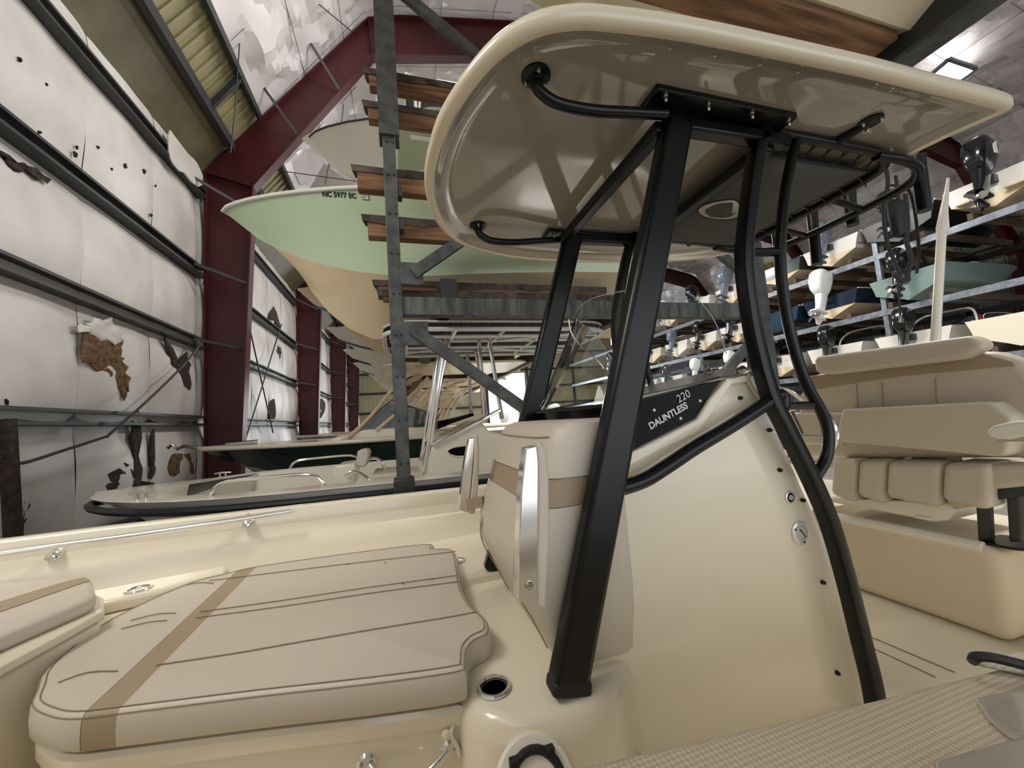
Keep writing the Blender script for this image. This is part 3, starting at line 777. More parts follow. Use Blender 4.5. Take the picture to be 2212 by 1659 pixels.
# curved clear windscreen: lower edge and upper edge
ws = []
lo = [(1.22, YS+.0, .10), (1.0, YS+.0, .06), (.80, YS+.01, .03), (.70, YS+.10, .02), (.66, YS+.25, .02), (.65, YC, .02), (.66, YS2-.25, .02), (.70, YS2-.10, .02), (.80, YS2-.01, .03), (1.2, YS2, .08)]
hi = [(1.30, YS+.03, .20), (1.26, YS+.04, .36), (1.14, YS+.05, .47), (.98, YS+.13, .50), (.90, YS+.27, .52), (.88, YC, .53), (.90, YS2-.27, .52), (.98, YS2-.13, .50), (1.12, YS2-.05, .45), (1.28, YS2-.03, .2)]
l2, h2 = spline(lo, 4), spline(hi, 4)
fr = [[a+(b-a)*t for t in (0, .25, .5, .75, 1)] for a, b in zip(l2, h2)]
vs = [p for r in fr for p in r]; n5 = 5
fs = [(i*n5+j, (i+1)*n5+j, (i+1)*n5+j+1, i*n5+j+1) for i in range(len(fr)-1) for j in range(4)]
wsn = MB().add(vs, fs).build('windscreen', CLEAR, con, angle=80)
MB().tube(h2, .002, 6).build('screen_edge', mat('acrylic_edge', (190, 200, 204), .2), wsn)
MB().tube(l2, .006, 6).build('screen_gasket', BLACK, wsn)
MB().tube(spline([P(x, y, Y=YS+.02) for x, y in ((1602,640),(1612,720),(1630,812))], 4), .008, 8).build('screen_stay', CHROME, wsn)
MB().tube(spline([P(x, y, Y=YS+.12) for x, y in ((1228,690),(1240,730),(1300,790),(1330,850))], 4), .003, 5).build('wiper_arm', STEEL, wsn)

# console front seat with two folding arms
def ring_at(xf, xb, yn, yf, z, r=.05):
    cx_, cy_ = (xf+xb)/2, (yn+yf)/2
    return [(x, y, z) for x, y in rrect(cx_, cy_, xb-xf, yf-yn, r, 4)]
seat = thing('forward_seat', (.6, 1.62, -.85), 'beige upholstered seat back on the front of the console', 'seat')
lv = [(-.86, .50, 1.24, 1.84), (-.80, .46, 1.22, 1.92), (-.70, .415, 1.21, 1.98), (-.60, .375, 1.2, 2.02), (-.52, .36, 1.2, 2.03), (-.44, .375, 1.2, 2.03), (-.36, .40, 1.2, 2.03), (-.305, .42, 1.2, 2.025)]
MB().loft([ring_at(x, .76, a, b, z, .06) for z, x, a, b in lv]).build('lower_pad', VINYL, seat)
lv = [(-.303, .425, 1.205, 2.02), (-.25, .445, 1.205, 2.015), (-.212, .46, 1.205, 2.01)]
MB().loft([ring_at(x, .76, a, b, z, .06) for z, x, a, b in lv]).build('band_pad', BAND, seat)['label'] = 'tan band around the seat back'
lv = [(-.21, .452, 1.2, 2.015), (-.17, .465, 1.198, 2.018), (-.10, .49, 1.2, 2.01), (-.06, .505, 1.205, 2.0), (-.035, .525, 1.215, 1.985), (-.022, .56, 1.24, 1.95)]
MB().loft([ring_at(x, .76, a, b, z, .07) for z, x, a, b in lv]).build('head_pad', VINYL, seat)
for y in (1.24, 1.255):
    MB().tube([(.40+.002, y, -.36), (.418, y, -.31)], .002, 5).build('seam', STITCH, seat)
for y in (1.93, 1.90):
    MB().tube(spline([(.452-.002, y+.01, -.2), (.43, y+.01, -.28), (.385, y, -.42), (.355, y, -.54), (.37, y-.02, -.62), (.41, y-.05, -.7), (.455, y-.08, -.8)], 4), .002, 5).build('seam', STITCH, seat)
for y in (1.33,):
    MB().tube(spline([(.37, y, -.40), (.352, y, -.54), (.37, y, -.62), (.41, y, -.7), (.455, y, -.8)], 4), .002, 5).build('seam', STITCH, seat)
MB().tube(spline([(x-.004, y, z) for x, y, z in ((.50, 1.27, -.075), (.496, 1.4, -.08), (.494, 1.62, -.08), (.496, 1.8, -.08), (.5, 1.96, -.072))], 4), .002, 5).build('seam', STITCH, seat)
def armrest(Y, fpx, ppx, nm, rear):
    "chrome channel in front, padded arm behind it; outline measured on the arm's own plane"
    f = [P(x, y, Y=Y) for x, y in fpx]
    fr_ = MB().prism(f, (0, .05, 0)).build('armrest', CHROME, seat, bevel=.004); fr_['label'] = nm
    p_ = [P(x, y, Y=Y-.005) for x, y in ppx]
    MB().prism(p_, (0, .065, 0)).build('arm_pad', VINYL, fr_, bevel=.014, seg=4)
    return fr_
na_ = armrest(1.11, ((1136,968),(1160,962),(1164,1000),(1163,1180),(1161,1308),(1119,1299),(1121,1180),(1126,1060)), ((1160,952),(1172,955),(1182,975),(1187,1020),(1188,1150),(1180,1315),(1162,1313),(1164,1150),(1164,1000)), 'near chrome backed folding armrest', 0)
k = P(1143, 1265, Y=1.108); MB().lathe([(.012, -.002), (.012, .003), (.008, .006), (.001, .005)], k, (0, -1, 0), 16).build('screw', STEEL, na_)
fa_ = armrest(1.99, ((1013,947),(1026,945),(1022,1000),(1016,1060),(1010,1108),(992,1102),(996,1060),(1003,1000)), ((1026,938),(1033,942),(1036,970),(1034,1050),(1026,1112),(1012,1110),(1018,1060),(1024,1000)), 'far chrome backed folding armrest', 0)
MB().beam(P(1012, 1088, Y=2.0), P(1045, 1083, Y=1.95), .04, .05).build('arm_hinge', BAND, fa_)

# T-top: hardtop and black tube frame, symmetrical about the console
tt = thing('t_top', (1.1, YC, .0), 'cream hardtop on a black tube frame over the console', 'boat top')
ol = [(1250,36),(1170,49),(1100,82),(1040,132),(985,202),(945,272),(923,345),(917,400),(925,445),(950,495),(1000,533),(1100,558),(1200,566),(1300,569),(1420,568),(1520,560),(1580,548),(1600,536),(1720,470),(1850,402),(2000,322),(2120,268),(2180,242),(2192,228),(2170,216),(2040,184),(1900,148),(1700,104),(1500,63),(1330,40)]
HZ = 1.115
hxy = [P(x, y, Z=HZ) for x, y in ol]
hxy = [(p.x, p.y) for p in spline([V((p.x, p.y, 0)) for p in hxy], 3, True)]
rim = slab(hxy, [(.10, HZ+.085), (.05, HZ+.08), (.016, HZ+.062), (0, HZ+.035), (.002, HZ+.012), (.012, HZ), (.03, HZ-.002), (.045, HZ+.004)])
rim.f = [f for f in rim.f if len(f) < 10 or f is rim.f[-2]]
ht = rim.build('hardtop', RIM, tt, angle=50)
def bowl(rows):
    rs = []
    for d, z in rows:
        q = inset(hxy, d); rs.append([(a, b, z) for a, b in q])
    mb = MB(); mb.loft(rs, True, False); n = len(rs[0]); k = (len(rs)-1)*n
    mb.f.append(tuple(range(k, k+n))); return mb
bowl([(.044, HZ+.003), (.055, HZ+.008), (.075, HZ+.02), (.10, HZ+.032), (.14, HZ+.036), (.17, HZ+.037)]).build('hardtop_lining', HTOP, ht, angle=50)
HU = HZ+.034
Z1 = 1.10
def both(fn):
    for Y, s in ((YN, 1), (YF, -1)): fn(Y, s)
def XZ(pts, Y): return [P(x, y, Y=YN) for x, y in pts]
def legs(Y, s):
    a, b = P(1462, 262, Y=YN), P(1226, 1478, Y=YN)
    a, b = V((a.x, Y, a.z)), V((b.x, Y, b.z))
    lg = MB().beam(b, a, .07, .118, (1, 0, 0)).build('front_leg', BLACK, tt, bevel=.018, seg=3)
    if s > 0: MB().beam(b+V((.0, 0, -.02)), b+V((.008, 0, .02)), .075, .125, (1, 0, 0)).build('leg_foot', RUBBER, lg, bevel=.012)
    cl = [(1655,262),(1632,340),(1614,470),(1608,560),(1615,640),(1632,740),(1662,850),(1700,930),(1745,1020),(1790,1125),(1830,1260),(1862,1390),(1886,1490),(1910,1640)]
    cp_ = spline([V((p.x, Y, p.z)) for p in XZ(cl, Y)], 4)
    rg_ = []
    for i, p in enumerate(cp_):
        d = (cp_[min(i+1, len(cp_)-1)]-cp_[max(i-1, 0)]).normalized(); sd = V((d.z, 0, -d.x))
        rg_.append([p+sd*u+V((0, v, 0)) for u, v in rrect(0, 0, .052, .06, .012, 2)])
    MB().loft(rg_).build('rear_leg', BLACK, tt)
    hl_ = [(1722,296),(1702,380),(1690,470),(1686,560),(1694,650),(1712,740),(1742,830),(1775,890),(1789,935),(1786,985),(1768,1020),(1756,1036)]
    MB().tube(spline([V((p.x, Y, p.z)) for p in XZ(hl_, Y)], 4), .021, 12).build('hand_hold', BLACK, tt)
    for c_, d_ in (((1615,545),(1690,545)), ((1672,876),(1752,876))):
        q = XZ([c_, d_], Y); MB().tube([V((q[0].x, Y, q[0].z)), V((q[1].x, Y, q[1].z))], .017, 10).build('rung', BLACK, tt)
    # horizontal bar and mounting plate
    q = XZ([(1470,272),(1665,290)], Y)
    MB().beam((q[0].x-.06, Y, 1.085), (q[1].x+.08, Y, 1.10), .06, .05).build('top_bar', BLACK, tt, bevel=.01)
    z = HU-.02
    MB().prism([(.93, Y-.05*s-.045, z), (1.60, Y-.05*s-.045, z), (1.60, Y-.05*s+.075, z), (.93, Y-.05*s+.075, z)], (0, 0, .03)).build('mount_plate', BLACK, tt, bevel=.006)
    for x in (.97, 1.16, 1.37, 1.56):
        for dy in (-.035,):
            MB().lathe([(.009, 0), (.009, -.012), (.006, -.014), (.006, -.03), (.003, -.034)], (x, Y-.05*s+dy, z), (0, 0, 1), 8).build('bolt', STEEL, tt)
    # forward grab tube with flange
    g = [(1152,205),(1166,222),(1190,238),(1225,248),(1280,256),(1350,259),(1425,262)]
    gp = [V((p.x, Y-.035*s, p.z)) for p in XZ(g, Y)]
    gp = [V((gp[0].x, gp[0].y, HU))]+gp
    MB().tube(spline(gp, 4), .020, 12).build('grab_tube', BLACK, tt)
    fl_ = MB().lathe([(.05, 0), (.05, -.008), (.028, -.014), (.024, -.03)], (gp[0].x, gp[0].y, HU+.002), (0, 0, 1), 24).build('tube_flange', BLACK, tt)
    for a_ in (.4, 2.5, 4.6):
        MB().lathe([(.007, -.006), (.007, -.018), (.003, -.024)], (gp[0].x+.036*math.cos(a_), gp[0].y+.036*math.sin(a_), HU), (0, 0, 1), 8).build('bolt', STEEL, fl_)
both(legs)
# cross bars, rear rod rack
x0 = P(1440, 270, Y=YN).x
MB().beam((x0-.02, YN, 1.075), (x0-.02, YF, 1.075), .06, .05).build('cross_bar', BLACK, tt, bevel=.01)
x1 = P(1660, 290, Y=YN).x
MB().beam((x1, YN, 1.075), (x1, YF, 1.075), .06, .05).build('cross_bar', BLACK, tt, bevel=.01)
ez = P(1700, 292, Y=YN).z
loop = [(x1+.05, YN, ez), (2.08, YN-.01, ez-.01), (2.26, YN, ez-.02), (2.35, YN+.09, ez-.04), (2.35, YC, ez-.05), (2.35, YF-.09, ez-.04), (2.26, YF, ez-.02), (2.08, YF, ez-.01), (x1+.05, YF, ez)]
MB().tube(spline(loop, 5), .022, 12).build('rear_loop', BLACK, tt)
rlp = [(2.2, YN-.01, ez-.03), (2.40, YN-.02, ez-.04), (2.53, YN+.01, ez-.055), (2.60, YN+.12, ez-.075), (2.60, YC, ez-.09), (2.60, YF-.12, ez-.075), (2.53, YF-.01, ez-.055), (2.40, YF+.02, ez-.04), (2.2, YF+.01, ez-.03)]
MB().tube(spline(rlp, 5), .022, 12).build('rod_rack', BLACK, tt)
for y in (YN+.30, YN+.62):
    MB().tube([(2.35, y, ez-.045), (2.60, y, ez-.085)], .018, 10).build('rack_link', BLACK, tt)
for y, lean, ln in ((YN+.06, .02, .14), (YN+.38, .03, .05), (YN+.60, .03, .2), (YF-.10, .02, .2)):
    MB().lathe([(.028, -ln), (.031, -ln), (.031, .10), (.034, .16), (.029, .16), (.027, .1), (.027, -ln+.01)], (2.645, y, ez-.085), (.06, 0, 1), 16).build('rod_holder', BLACK, tt)
# rear stand-off under the hardtop
fz = P(1885, 262, Y=YN-.06)
MB().tube([(1.93, YN-.005, ez-.01), (1.975, YN-.12, HU)], .018, 10).build('stand_off', BLACK, tt)
fl_ = MB().lathe([(.045, 0), (.045, -.008), (.026, -.014)], (1.975, YN-.125, HU+.002), (0, 0, 1), 22).build('tube_flange', BLACK, tt)
for a_ in (.9, 2.9, 5.0): MB().lathe([(.007, -.006), (.007, -.018), (.003, -.024)], (1.975+.034*math.cos(a_), YN-.125+.034*math.sin(a_), HU), (0, 0, 1), 8).build('bolt', STEEL, fl_)
# laced canvas storage sling
sl = MB()
nx, nyy = 8, 8
sx0, sx1, sy0, sy1 = x1+.02, 2.29, YN+.08, YF-.05
rs = [[(sx0+(sx1-sx0)*i/nx, sy0+(sy1-sy0)*j/nyy, ez-.035-.05*math.sin(PI*i/nx)*math.sin(PI*j/nyy)) for j in range(nyy+1)] for i in range(nx+1)]
sl.loft(rs, False)
so = sl.build('storage_sling', CANVASG, tt); so['label'] = 'grey canvas sling laced under the hardtop'
sm = so.modifiers.new('thick', 'SOLIDIFY'); sm.thickness = .006
MB().tube([(sx0, sy0, ez-.035), (sx1, sy0, ez-.035), (sx1, sy1, ez-.035), (sx0, sy1, ez-.035)], .008, 6, True).build('sling_hem', RUBBER, so)
ovp = [P(x, y, Z=ez-.06) for x, y in ((1506,452),(1530,436),(1580,428),(1604,440),(1600,462),(1570,472),(1525,468))]
sob = bvh(so)
ovp = [hit(x, y, sob)[0]-V((0, 0, .006)) for x, y in ((1506,452),(1530,436),(1580,428),(1598,438),(1600,462),(1570,472),(1525,468))]
MB().tube(spline(ovp, 4, True), .006, 6, True).build('sling_hole_rim', RUBBER, so)
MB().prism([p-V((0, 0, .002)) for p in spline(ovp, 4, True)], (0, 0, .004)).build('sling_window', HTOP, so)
c = P(1562, 408, Z=HU); dl = MB().lathe([(.05, 0), (.05, -.012), (.042, -.014)], (c.x, c.y, HU+.002), (0, 0, 1), 24).build('lamp_rim', BLACK, tt)
MB().lathe([(.041, -.005), (.036, -.02), (.02, -.026), (.001, -.028)], (c.x, c.y, HU+.002), (0, 0, 1), 24).build('lamp_lens', WHITEC, dl)
for i in range(7):
    x = sx0+(sx1-sx0)*(i+.5)/7
    MB().tube([(x, sy0, ez-.035), (x+.02, YN-.02, ez-.01), (x+.03, YN+.01, ez+.026), (x+.04, sy0, ez-.03)], .004, 5).build('lacing', RUBBER, so)
for i in range(9):
    y = sy0+(sy1-sy0)*(i+.5)/9
    MB().tube([(sx1, y, ez-.035), (2.365, y+.01, ez-.07), (2.37, y+.01, ez-.025), (sx1, y+.02, ez-.03)], .004, 5).build('lacing', RUBBER, so)
for x, y in ((1488,528),(1544,532),(1580,520)):
    c = P(x, y, Y=YF+.02); MB().lathe([(.001, -.016), (.014, -.008), (.015, .004), (.008, .014), (.001, .016)], c, (0, 0, 1), 12).build('bungee_ball', RUBBER, so)
# curved side rail on the console
sr = [(1300,1066),(1336,1056),(1390,1038),(1440,1008),(1500,968),(1570,926),(1630,888),(1668,862),(1684,852),(1692,868),(1680,900)]
MB().tube(spline([P(x, y, Y=YN+.0) for x, y in sr], 4), .0255, 14).build('side_rail', BLACK, tt)
MB().prism([P(x, y, Y=YN-.03) for x, y in ((1298,1042),(1330,1008),(1332,1060),(1300,1075))], (0, .05, 0)).build('rail_gusset', BLACK, tt, bevel=.004)

# helm seat behind the console: sections run across the boat
hs_ = thing('helm_seat', (2.9, 1.55, -.85), 'wide beige upholstered helm seat behind the console', 'seat')
HX = 2.8
def across(fpx_near, fpx_far, depth, name, m, bev=.03, parent=hs_):
    "front face measured at its near and far ends on the plane X=HX; solid runs aft by depth"
    q = [P(x, y, X=HX) for x, y in fpx_near]; r = [P(x, y, X=HX) for x, y in fpx_far]
    mb = MB().prism([r[0], q[0], q[1], r[1]], (depth, 0, 0)); return mb.build(name, m, parent, bevel=bev, seg=4)
tr = [P(2108, 745, X=HX+.1), P(1775, 792, X=HX+.1)]
# top roll
def backpanel(pts, x, depth, name, m, bev):
    return MB().prism([P(a, b, X=x) for a, b in pts], (depth, 0, 0)).build(name, m, hs_, bevel=bev, seg=4)
backpanel(((1722,858),(1745,822),(1762,806),(1950,786),(2118,760),(2150,762),(2200,778),(2260,830),(2300,940),(2280,990),(1722,990)), HX+.07, .14, 'back_rest', VINYL2, .04)
backpanel(((1752,812),(1950,790),(2115,764),(2150,770),(2190,782),(2192,790),(1950,812),(1760,842),(1740,846)), HX+.062, .02, 'back_band', BAND, .006)
for x in (1850, 1905, 2020):
    MB().tube([P(x, 830-(x-1850)*.08, X=HX+.066), P(x+4, 888-(x-1850)*.06, X=HX+.066)], .002, 5).build('seam', STITCH, hs_)
backpanel(((1755,777),(1764,770),(2086,726),(2106,728),(2128,749),(2080,776),(1792,810),(1760,806)), HX-.02, .12, 'top_roll', VINYL2, .028)
backpanel(((1816,884),(2122,868),(2140,870),(2187,902),(2184,945),(2174,986),(2148,987),(1816,956),(1806,946)), HX-.05, .2, 'bolster', VINYL2, .035)
backpanel(((1700,892),(1822,890),(1822,962),(1700,962)), HX+.03, .16, 'side_bolster', VINYL2, .03)
for (a, b) in ((1795, 1850), (1852, 1912), (1914, 2032), (2034, 2140)):
    f = lambda x: 992+(x-1790)*.035
    MB().prism([P(a, f(a), X=HX-.04), P(b, f(b), X=HX-.04), P(b-4, 1085+(b-1790)*.06, X=HX-.08), P(a-4, 1068+(a-1790)*.06, X=HX-.08)], (.34, 0, .01)).build('seat_pad', VINYL2, hs_, bevel=.035, seg=4)
MB().prism([P(2040, 1000, X=HX-.02), P(2240, 1010, X=HX-.02), P(2240, 1050, X=HX-.02), P(2100, 1062, X=HX-.03), P(2085, 1098, X=HX-.04), P(2040, 1098, X=HX-.04)], (.36, 0, 0)).build('seat_wing', VINYL2, hs_, bevel=.03, seg=4)
for x in (1840, 2045):
    MB().prism([P(x, 950, X=HX+.1), P(x+28, 950, X=HX+.1), P(x+28, 1010, X=HX+.1), P(x, 1010, X=HX+.1)], (.02, 0, 0)).build('hinge_strap', BAND, hs_)
MB().prism([P(1785, 1075, X=HX+.0), P(2050, 1085, X=HX), P(2066, 1105, X=HX), P(2048, 1124, X=HX), P(2020, 1128, X=HX), P(1800, 1086, X=HX)], (.5, 0, 0)).build('seat_box', GELW, hs_, bevel=.01)
hn = P(1995, 1119, X=HX-.004)
MB().box(hn-V((.004, .035, .011)), hn+V((.003, .035, .011))).build('hinge', CHROME, hs_, bevel=.003)
ar = [(2126,934),(2142,920),(2180,911),(2240,905),(2300,905),(2300,935),(2230,940),(2180,950),(2140,948)]
MB().prism([P(x, y, X=HX-.35) for x, y in ar], (.08, 0, 0)).build('armrest', GELW, hs_, bevel=.016, seg=3)
MB().prism([P(x, y, X=HX-.33) for x, y in ((2145,944),(2185,946),(2300,930),(2300,952),(2180,954),(2150,954))], (.05, 0, 0)).build('arm_bracket', STEEL, hs_, bevel=.006)
for x in (2118, 2185):
    MB().prism([P(x-15, 1050, X=HX+.02), P(x+16, 1048, X=HX+.02), P(x+22, 1170, X=HX+.02), P(x-7, 1172, X=HX+.02)], (.05, 0, 0)).build('seat_post', DARKST, hs_, bevel=.012)
MB().prism([P(x, y, X=HX+.0) for x, y in ((2105,1062),(2300,1035),(2300,1062),(2108,1086))], (.1, 0, 0)).build('seat_beam', DARKST, hs_, bevel=.01)
# livewell box under the helm seat with base plate
bx = [P(2150, 1186, X=HX-.05), P(1790, 1106, X=HX-.05)]
lb = MB(); y0, y1, z = bx[0].y, bx[1].y, bx[0].z
lb.box((HX-.05, y0, -1.25), (HX+.75, y1, z+.0)); lb.build('livewell', DECK, bt, bevel=.05, seg=4)
MB().tube([(HX-.03, y0+.05, z-.012), (HX-.03, y1, z-.012)], .03, 10).build('livewell_lip', GELW, bt)
c = P(2165, 1170, X=HX+.05)
MB().prism([(p[0], p[1], z) for p in rrect(c.x+.05, c.y-.01, .22, .16, .04)], (0, 0, .012)).build('base_plate', BLACK, hs_, bevel=.003)
# deck hatch seams
for a, b in (((1872,1372),(2062,1452)), ((1890,1402),(2020,1462))):
    MB().tube([P(*a, Z=-1.248), P(*b, Z=-1.248)], .003, 5).build('deck_seam', STITCH, bt)
# steering wheel seen between the tubes
sw = P(1735, 940, Y=1.62)
wh = MB().tube([sw+V((.05*math.cos(a), .17*math.sin(a), .16*math.cos(a))) for a in [k*2*PI/28 for k in range(28)]], .012, 8, True).build('steering_wheel', CHROME, con)
for a in (0.5, 2.6, 4.7):
    MB().tube([sw, sw+V((.05*math.cos(a), .17*math.sin(a), .16*math.cos(a)))], .008, 6).build('wheel_spoke', STEEL, wh)
MB().tube(spline([P(x, y, Y=1.5) for x, y in ((1680,838),(1700,842),(1722,856),(1740,872))], 3), .010, 8).build('dash_rail', CHROME, bt)
# moulded pocket on the near gunwale with glossy lips
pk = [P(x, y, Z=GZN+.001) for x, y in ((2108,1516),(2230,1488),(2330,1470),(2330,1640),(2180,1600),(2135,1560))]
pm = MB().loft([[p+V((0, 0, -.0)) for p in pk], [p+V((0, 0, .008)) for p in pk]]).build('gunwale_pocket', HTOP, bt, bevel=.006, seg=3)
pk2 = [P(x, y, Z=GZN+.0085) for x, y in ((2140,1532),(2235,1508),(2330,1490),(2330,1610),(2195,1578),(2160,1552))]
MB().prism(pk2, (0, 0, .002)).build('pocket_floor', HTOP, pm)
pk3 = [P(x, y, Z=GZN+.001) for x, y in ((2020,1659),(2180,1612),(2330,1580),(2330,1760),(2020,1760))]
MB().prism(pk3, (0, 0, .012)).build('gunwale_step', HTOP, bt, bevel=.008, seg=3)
pk4 = [P(x, y, Z=GZN+.001) for x, y in ((2115,1440),(2212,1460),(2330,1475),(2330,1395),(2160,1418))]
MB().prism(pk4, (0, 0, .004)).build('hatch_pad', SKID, bt, bevel=.002)
# dock line over the gunwale
rp = [P(x, y, Z=GZN+h) for x, y, h in ((2102,1427,.012),(2110,1419,.03),(2140,1420,.035),(2185,1430,.03),(2230,1442,.02),(2300,1460,.02))]
tag(MB().tube(spline(rp, 4), .009, 8).build('dock_line', RUBBER), 'black dock line lying over the near gunwale, at the right edge', 'rope')
# black straps hanging from the rear of the T-top
hb = thing('hanging_strap', (2.1, 1.5, .8), 'bundle of black webbing straps hanging from the rod rack', 'strap')
for pts, r in ((((1912,352),(1918,400),(1908,450),(1916,520),(1930,560),(1946,596)), .016), (((1955,420),(1960,480),(1958,520),(1968,560),(1952,604),(1930,590)), .020), (((1935,380),(1940,420),(1948,470),(1962,530),(1976,575)), .014), (((1936,590),(1942,640),(1945,680)), .008), (((1925,400),(1960,408),(1975,450),(1985,540),(1980,590)), .009)):
    MB().tube(spline([P(x, y, Y=1.5) for x, y in pts], 4), r, 8, fy=.5).build('strap', RUBBER, hb)
k = P(1946, 690, Y=1.5); MB().box(k-V((.012, .005, .02)), k+V((.012, .005, .02))).build('buckle', STEEL, hb, bevel=.003)
k = P(1940, 470, Y=1.52); MB().box(k-V((.06, .03, .13)), k+V((.05, .03, .12))).build('pouch', RUBBER, hb, bevel=.03, seg=3)
# pale tapered pole standing behind the helm seat
pq = [P(x, y, Y=1.75) for x, y in ((2048,385),(2044,420),(2038,462),(2036,492),(2034,505),(2019,760),(2010,1000))]
tag(MB().tube(pq, [.008, .015, .026, .036, .027, .027, .027], 14).build('tapered_pole', GELW), 'pale tapered pole standing upright behind the helm seat', 'pole')
# screw-on end cap
# ------------------------------------------------------------------ other boats: bow at local x = 0, stern at x = L, keel at z = 0
def hull_rows(L, B, D, rise=.35, rake=.16, full=.55, chz=.42):
    S = [0, .015, .04, .08, .13, .19, .26, .34, .43, .53, .64, .76, .88, 1.0]
    side, bot = [], []
    for s in S:
        ys = B/2*(1-(1-min(s/full, 1))**2.3)**.75
        zs = D+rise*(1-s)**2
        yc = .86*B/2*max(0, (1-(1-min(max(s-.02, 0)/(full+.08), 1))**1.9))
        zc = chz*D+(D*.45)*(1-min(s/.45, 1))**2
        zk = D*.80*(1-min(s/.30, 1))**2
        xk = L*(rake*(1-min(s/.30, 1))*.35)
        x = L*s
        xs_, xc, xkk = x, x+L*rake*.30*(1-s)**3, x+L*rake*.55*(1-s)**3
        r = []
        for t in (0, .18, .36, .54, .72, .88, 1):
            y = yc+(ys-yc)*(t**1.5*(1-.35*min(1, s*1.6))+t*.35*min(1, s*1.6))
            r.append((xc+(xs_-xc)*t, y, zc+(zs-zc)*t))
        side.append(r)
        bot.append([(xkk+(xc-xkk)*t, yc*t, zk+(zc-zk)*(t**.9)) for t in (0, .25, .5, .75, 1)])
    return S, side, bot
def sheer_at(rows, x):
    for a, b in zip(rows, rows[1:]):
        if a[-1][0] <= x <= b[-1][0]:
            t = (x-a[-1][0])/(b[-1][0]-a[-1][0]+1e-9)
            return a[-1][1]+(b[-1][1]-a[-1][1])*t, a[-1][2]+(b[-1][2]-a[-1][2])*t
    return rows[-1][-1][1], rows[-1][-1][2]
def boat_hull(root, L, B, D, side_m, bot_m, deck_m, rub_m=None, cockpit=True, rubr=.022, rubz=0., **kw):
    S, sd, bt_ = hull_rows(L, B, D, **kw)
    mir = lambda r: [(x, -y, z) for x, y, z in r]
    a = MB(); a.loft(sd, False); a.loft([mir(r) for r in sd], False)
    tr_ = sd[-1]; a.add([p for p in tr_]+[p for p in mir(tr_)], [tuple(range(len(tr_)))+tuple(range(2*len(tr_)-1, len(tr_)-1, -1))])
    hs = a.build('hull_side', side_m, root, angle=45)
    b = MB(); b.loft(bt_, False); b.loft([mir(r) for r in bt_], False)
    tb = bt_[-1]; b.add([p for p in tb]+[p for p in mir(tb)[1:]], [tuple(range(len(tb)))+tuple(range(2*len(tb)-2, len(tb)-1, -1))])
    b.build('hull_bottom', bot_m, root, angle=30)
    sh = [r[-1] for r in sd]
    pts = [(x, -y-.008, z-rubz) for x, y, z in sh[::-1]]+[(x, y+.008, z-rubz) for x, y, z in sh[1:]]
    if rub_m: MB().tube(pts, rubr, 8).build('rub_rail', rub_m, root)
    # deck cap with an open cockpit
    d = MB()
    x0, x1 = (.16*L, L*.97) if cockpit else (L*2, L*2)
    rg = []
    for (x, y, z) in sh:
        inn = max(0, y-.17) if x > x0 else 0
        rg.append([(x, y, z+.004), (x, max(inn, y*.6) if x <= x0 else inn+.03, z+.03), (x, inn, z+.03-(0 if x <= x0 else .02))])
    for r in (rg, [mir(q) for q in rg]): d.loft(r, False)
    d.build('deck', deck_m, root, angle=50)
    if cockpit:
        k = MB(); rg = []
        fz = D*.62
        for (x, y, z) in sh:
            if x < x0-.02 or x > x1+.3: continue
            inn = max(.02, y-.17); cf = min(.8, .35+.9*x/L)
            rg.append([(x, inn, z+.012), (x, max(.01, inn*cf), fz), (x, 0, fz), (x, -max(.01, inn*cf), fz), (x, -inn, z+.012)])
        k.loft(rg, False); k.add(rg[0], [(0, 1, 2, 3, 4)]); k.build('cockpit', deck_m, root, angle=40)
    return sd, hs
def outboard(root, x, z, m, h=1.0, tilt=.25, y=0.):
    "cowling, leg and propeller on the transom"
    Rm = Matrix.Rotation(-tilt, 3, 'Y')
    o = V((x, y, z))
    def T(p): return o+Rm @ (V(p)*h)
    def rg(cx_, cz_, w_, l_, r): return [T((cx_+a, b, cz_)) for a, b in rrect(0, 0, l_, w_, min(r, w_*.45, l_*.45), 3)]
    cw = MB().loft([rg(.27, .0, .20, .32, .07), rg(.31, .12, .29, .46, .09), rg(.33, .32, .34, .55, .11), rg(.32, .52, .34, .55, .11), rg(.31, .62, .30, .46, .10), rg(.30, .66, .20, .32, .08)]).build('outboard_motor', m, root, angle=50)
    lg = MB().loft([rg(.26, .03, .20, .30, .07), rg(.24, -.25, .16, .26, .06), rg(.25, -.48, .10, .26, .045)])
    lg.loft([rg(.28, -.47, .22, .42, .05), rg(.28, -.50, .22, .42, .05)])
    lg.loft([rg(.25, -.49, .06, .26, .025), rg(.26, -.68, .05, .24, .02), rg(.28, -.84, .015, .12, .006)])
    lg.tube([T((.02, 0, -.64)), T((.08, 0, -.64)), T((.30, 0, -.64)), T((.44, 0, -.64))], [.015*h, .05*h, .06*h, .045*h], 10)
    lg.build('drive_leg', m, cw)
    pr = MB()
    for k in range(3):
        a = k*2*PI/3
        pts = []
        for r, w_ in ((.04, .03), (.11, .065), (.17, .05), (.19, .01)):
            pts.append((r, w_))
        L1 = [T((.47+w_*.4, r*math.cos(a)-w_*math.sin(a), -.64+r*math.sin(a)+w_*math.cos(a))) for r, w_ in pts]
        L2 = [T((.47-w_*.4, r*math.cos(a)+w_*math.sin(a), -.64+r*math.sin(a)-w_*math.cos(a))) for r, w_ in pts]
        pr.loft([[p, q, q+V((.008, 0, 0)), p+V((.008, 0, 0))] for p, q in zip(L1, L2)])
    pr.tube([T((.42, 0, -.64)), T((.54, 0, -.64))], .045*h, 8)
    pr.build('propeller', STEEL, cw)
    br = MB().box((x-.06, y-.16, z-.22), (x+.12*h, y+.16, z+.0)).build('motor_bracket', DARKST, cw)
    return cw
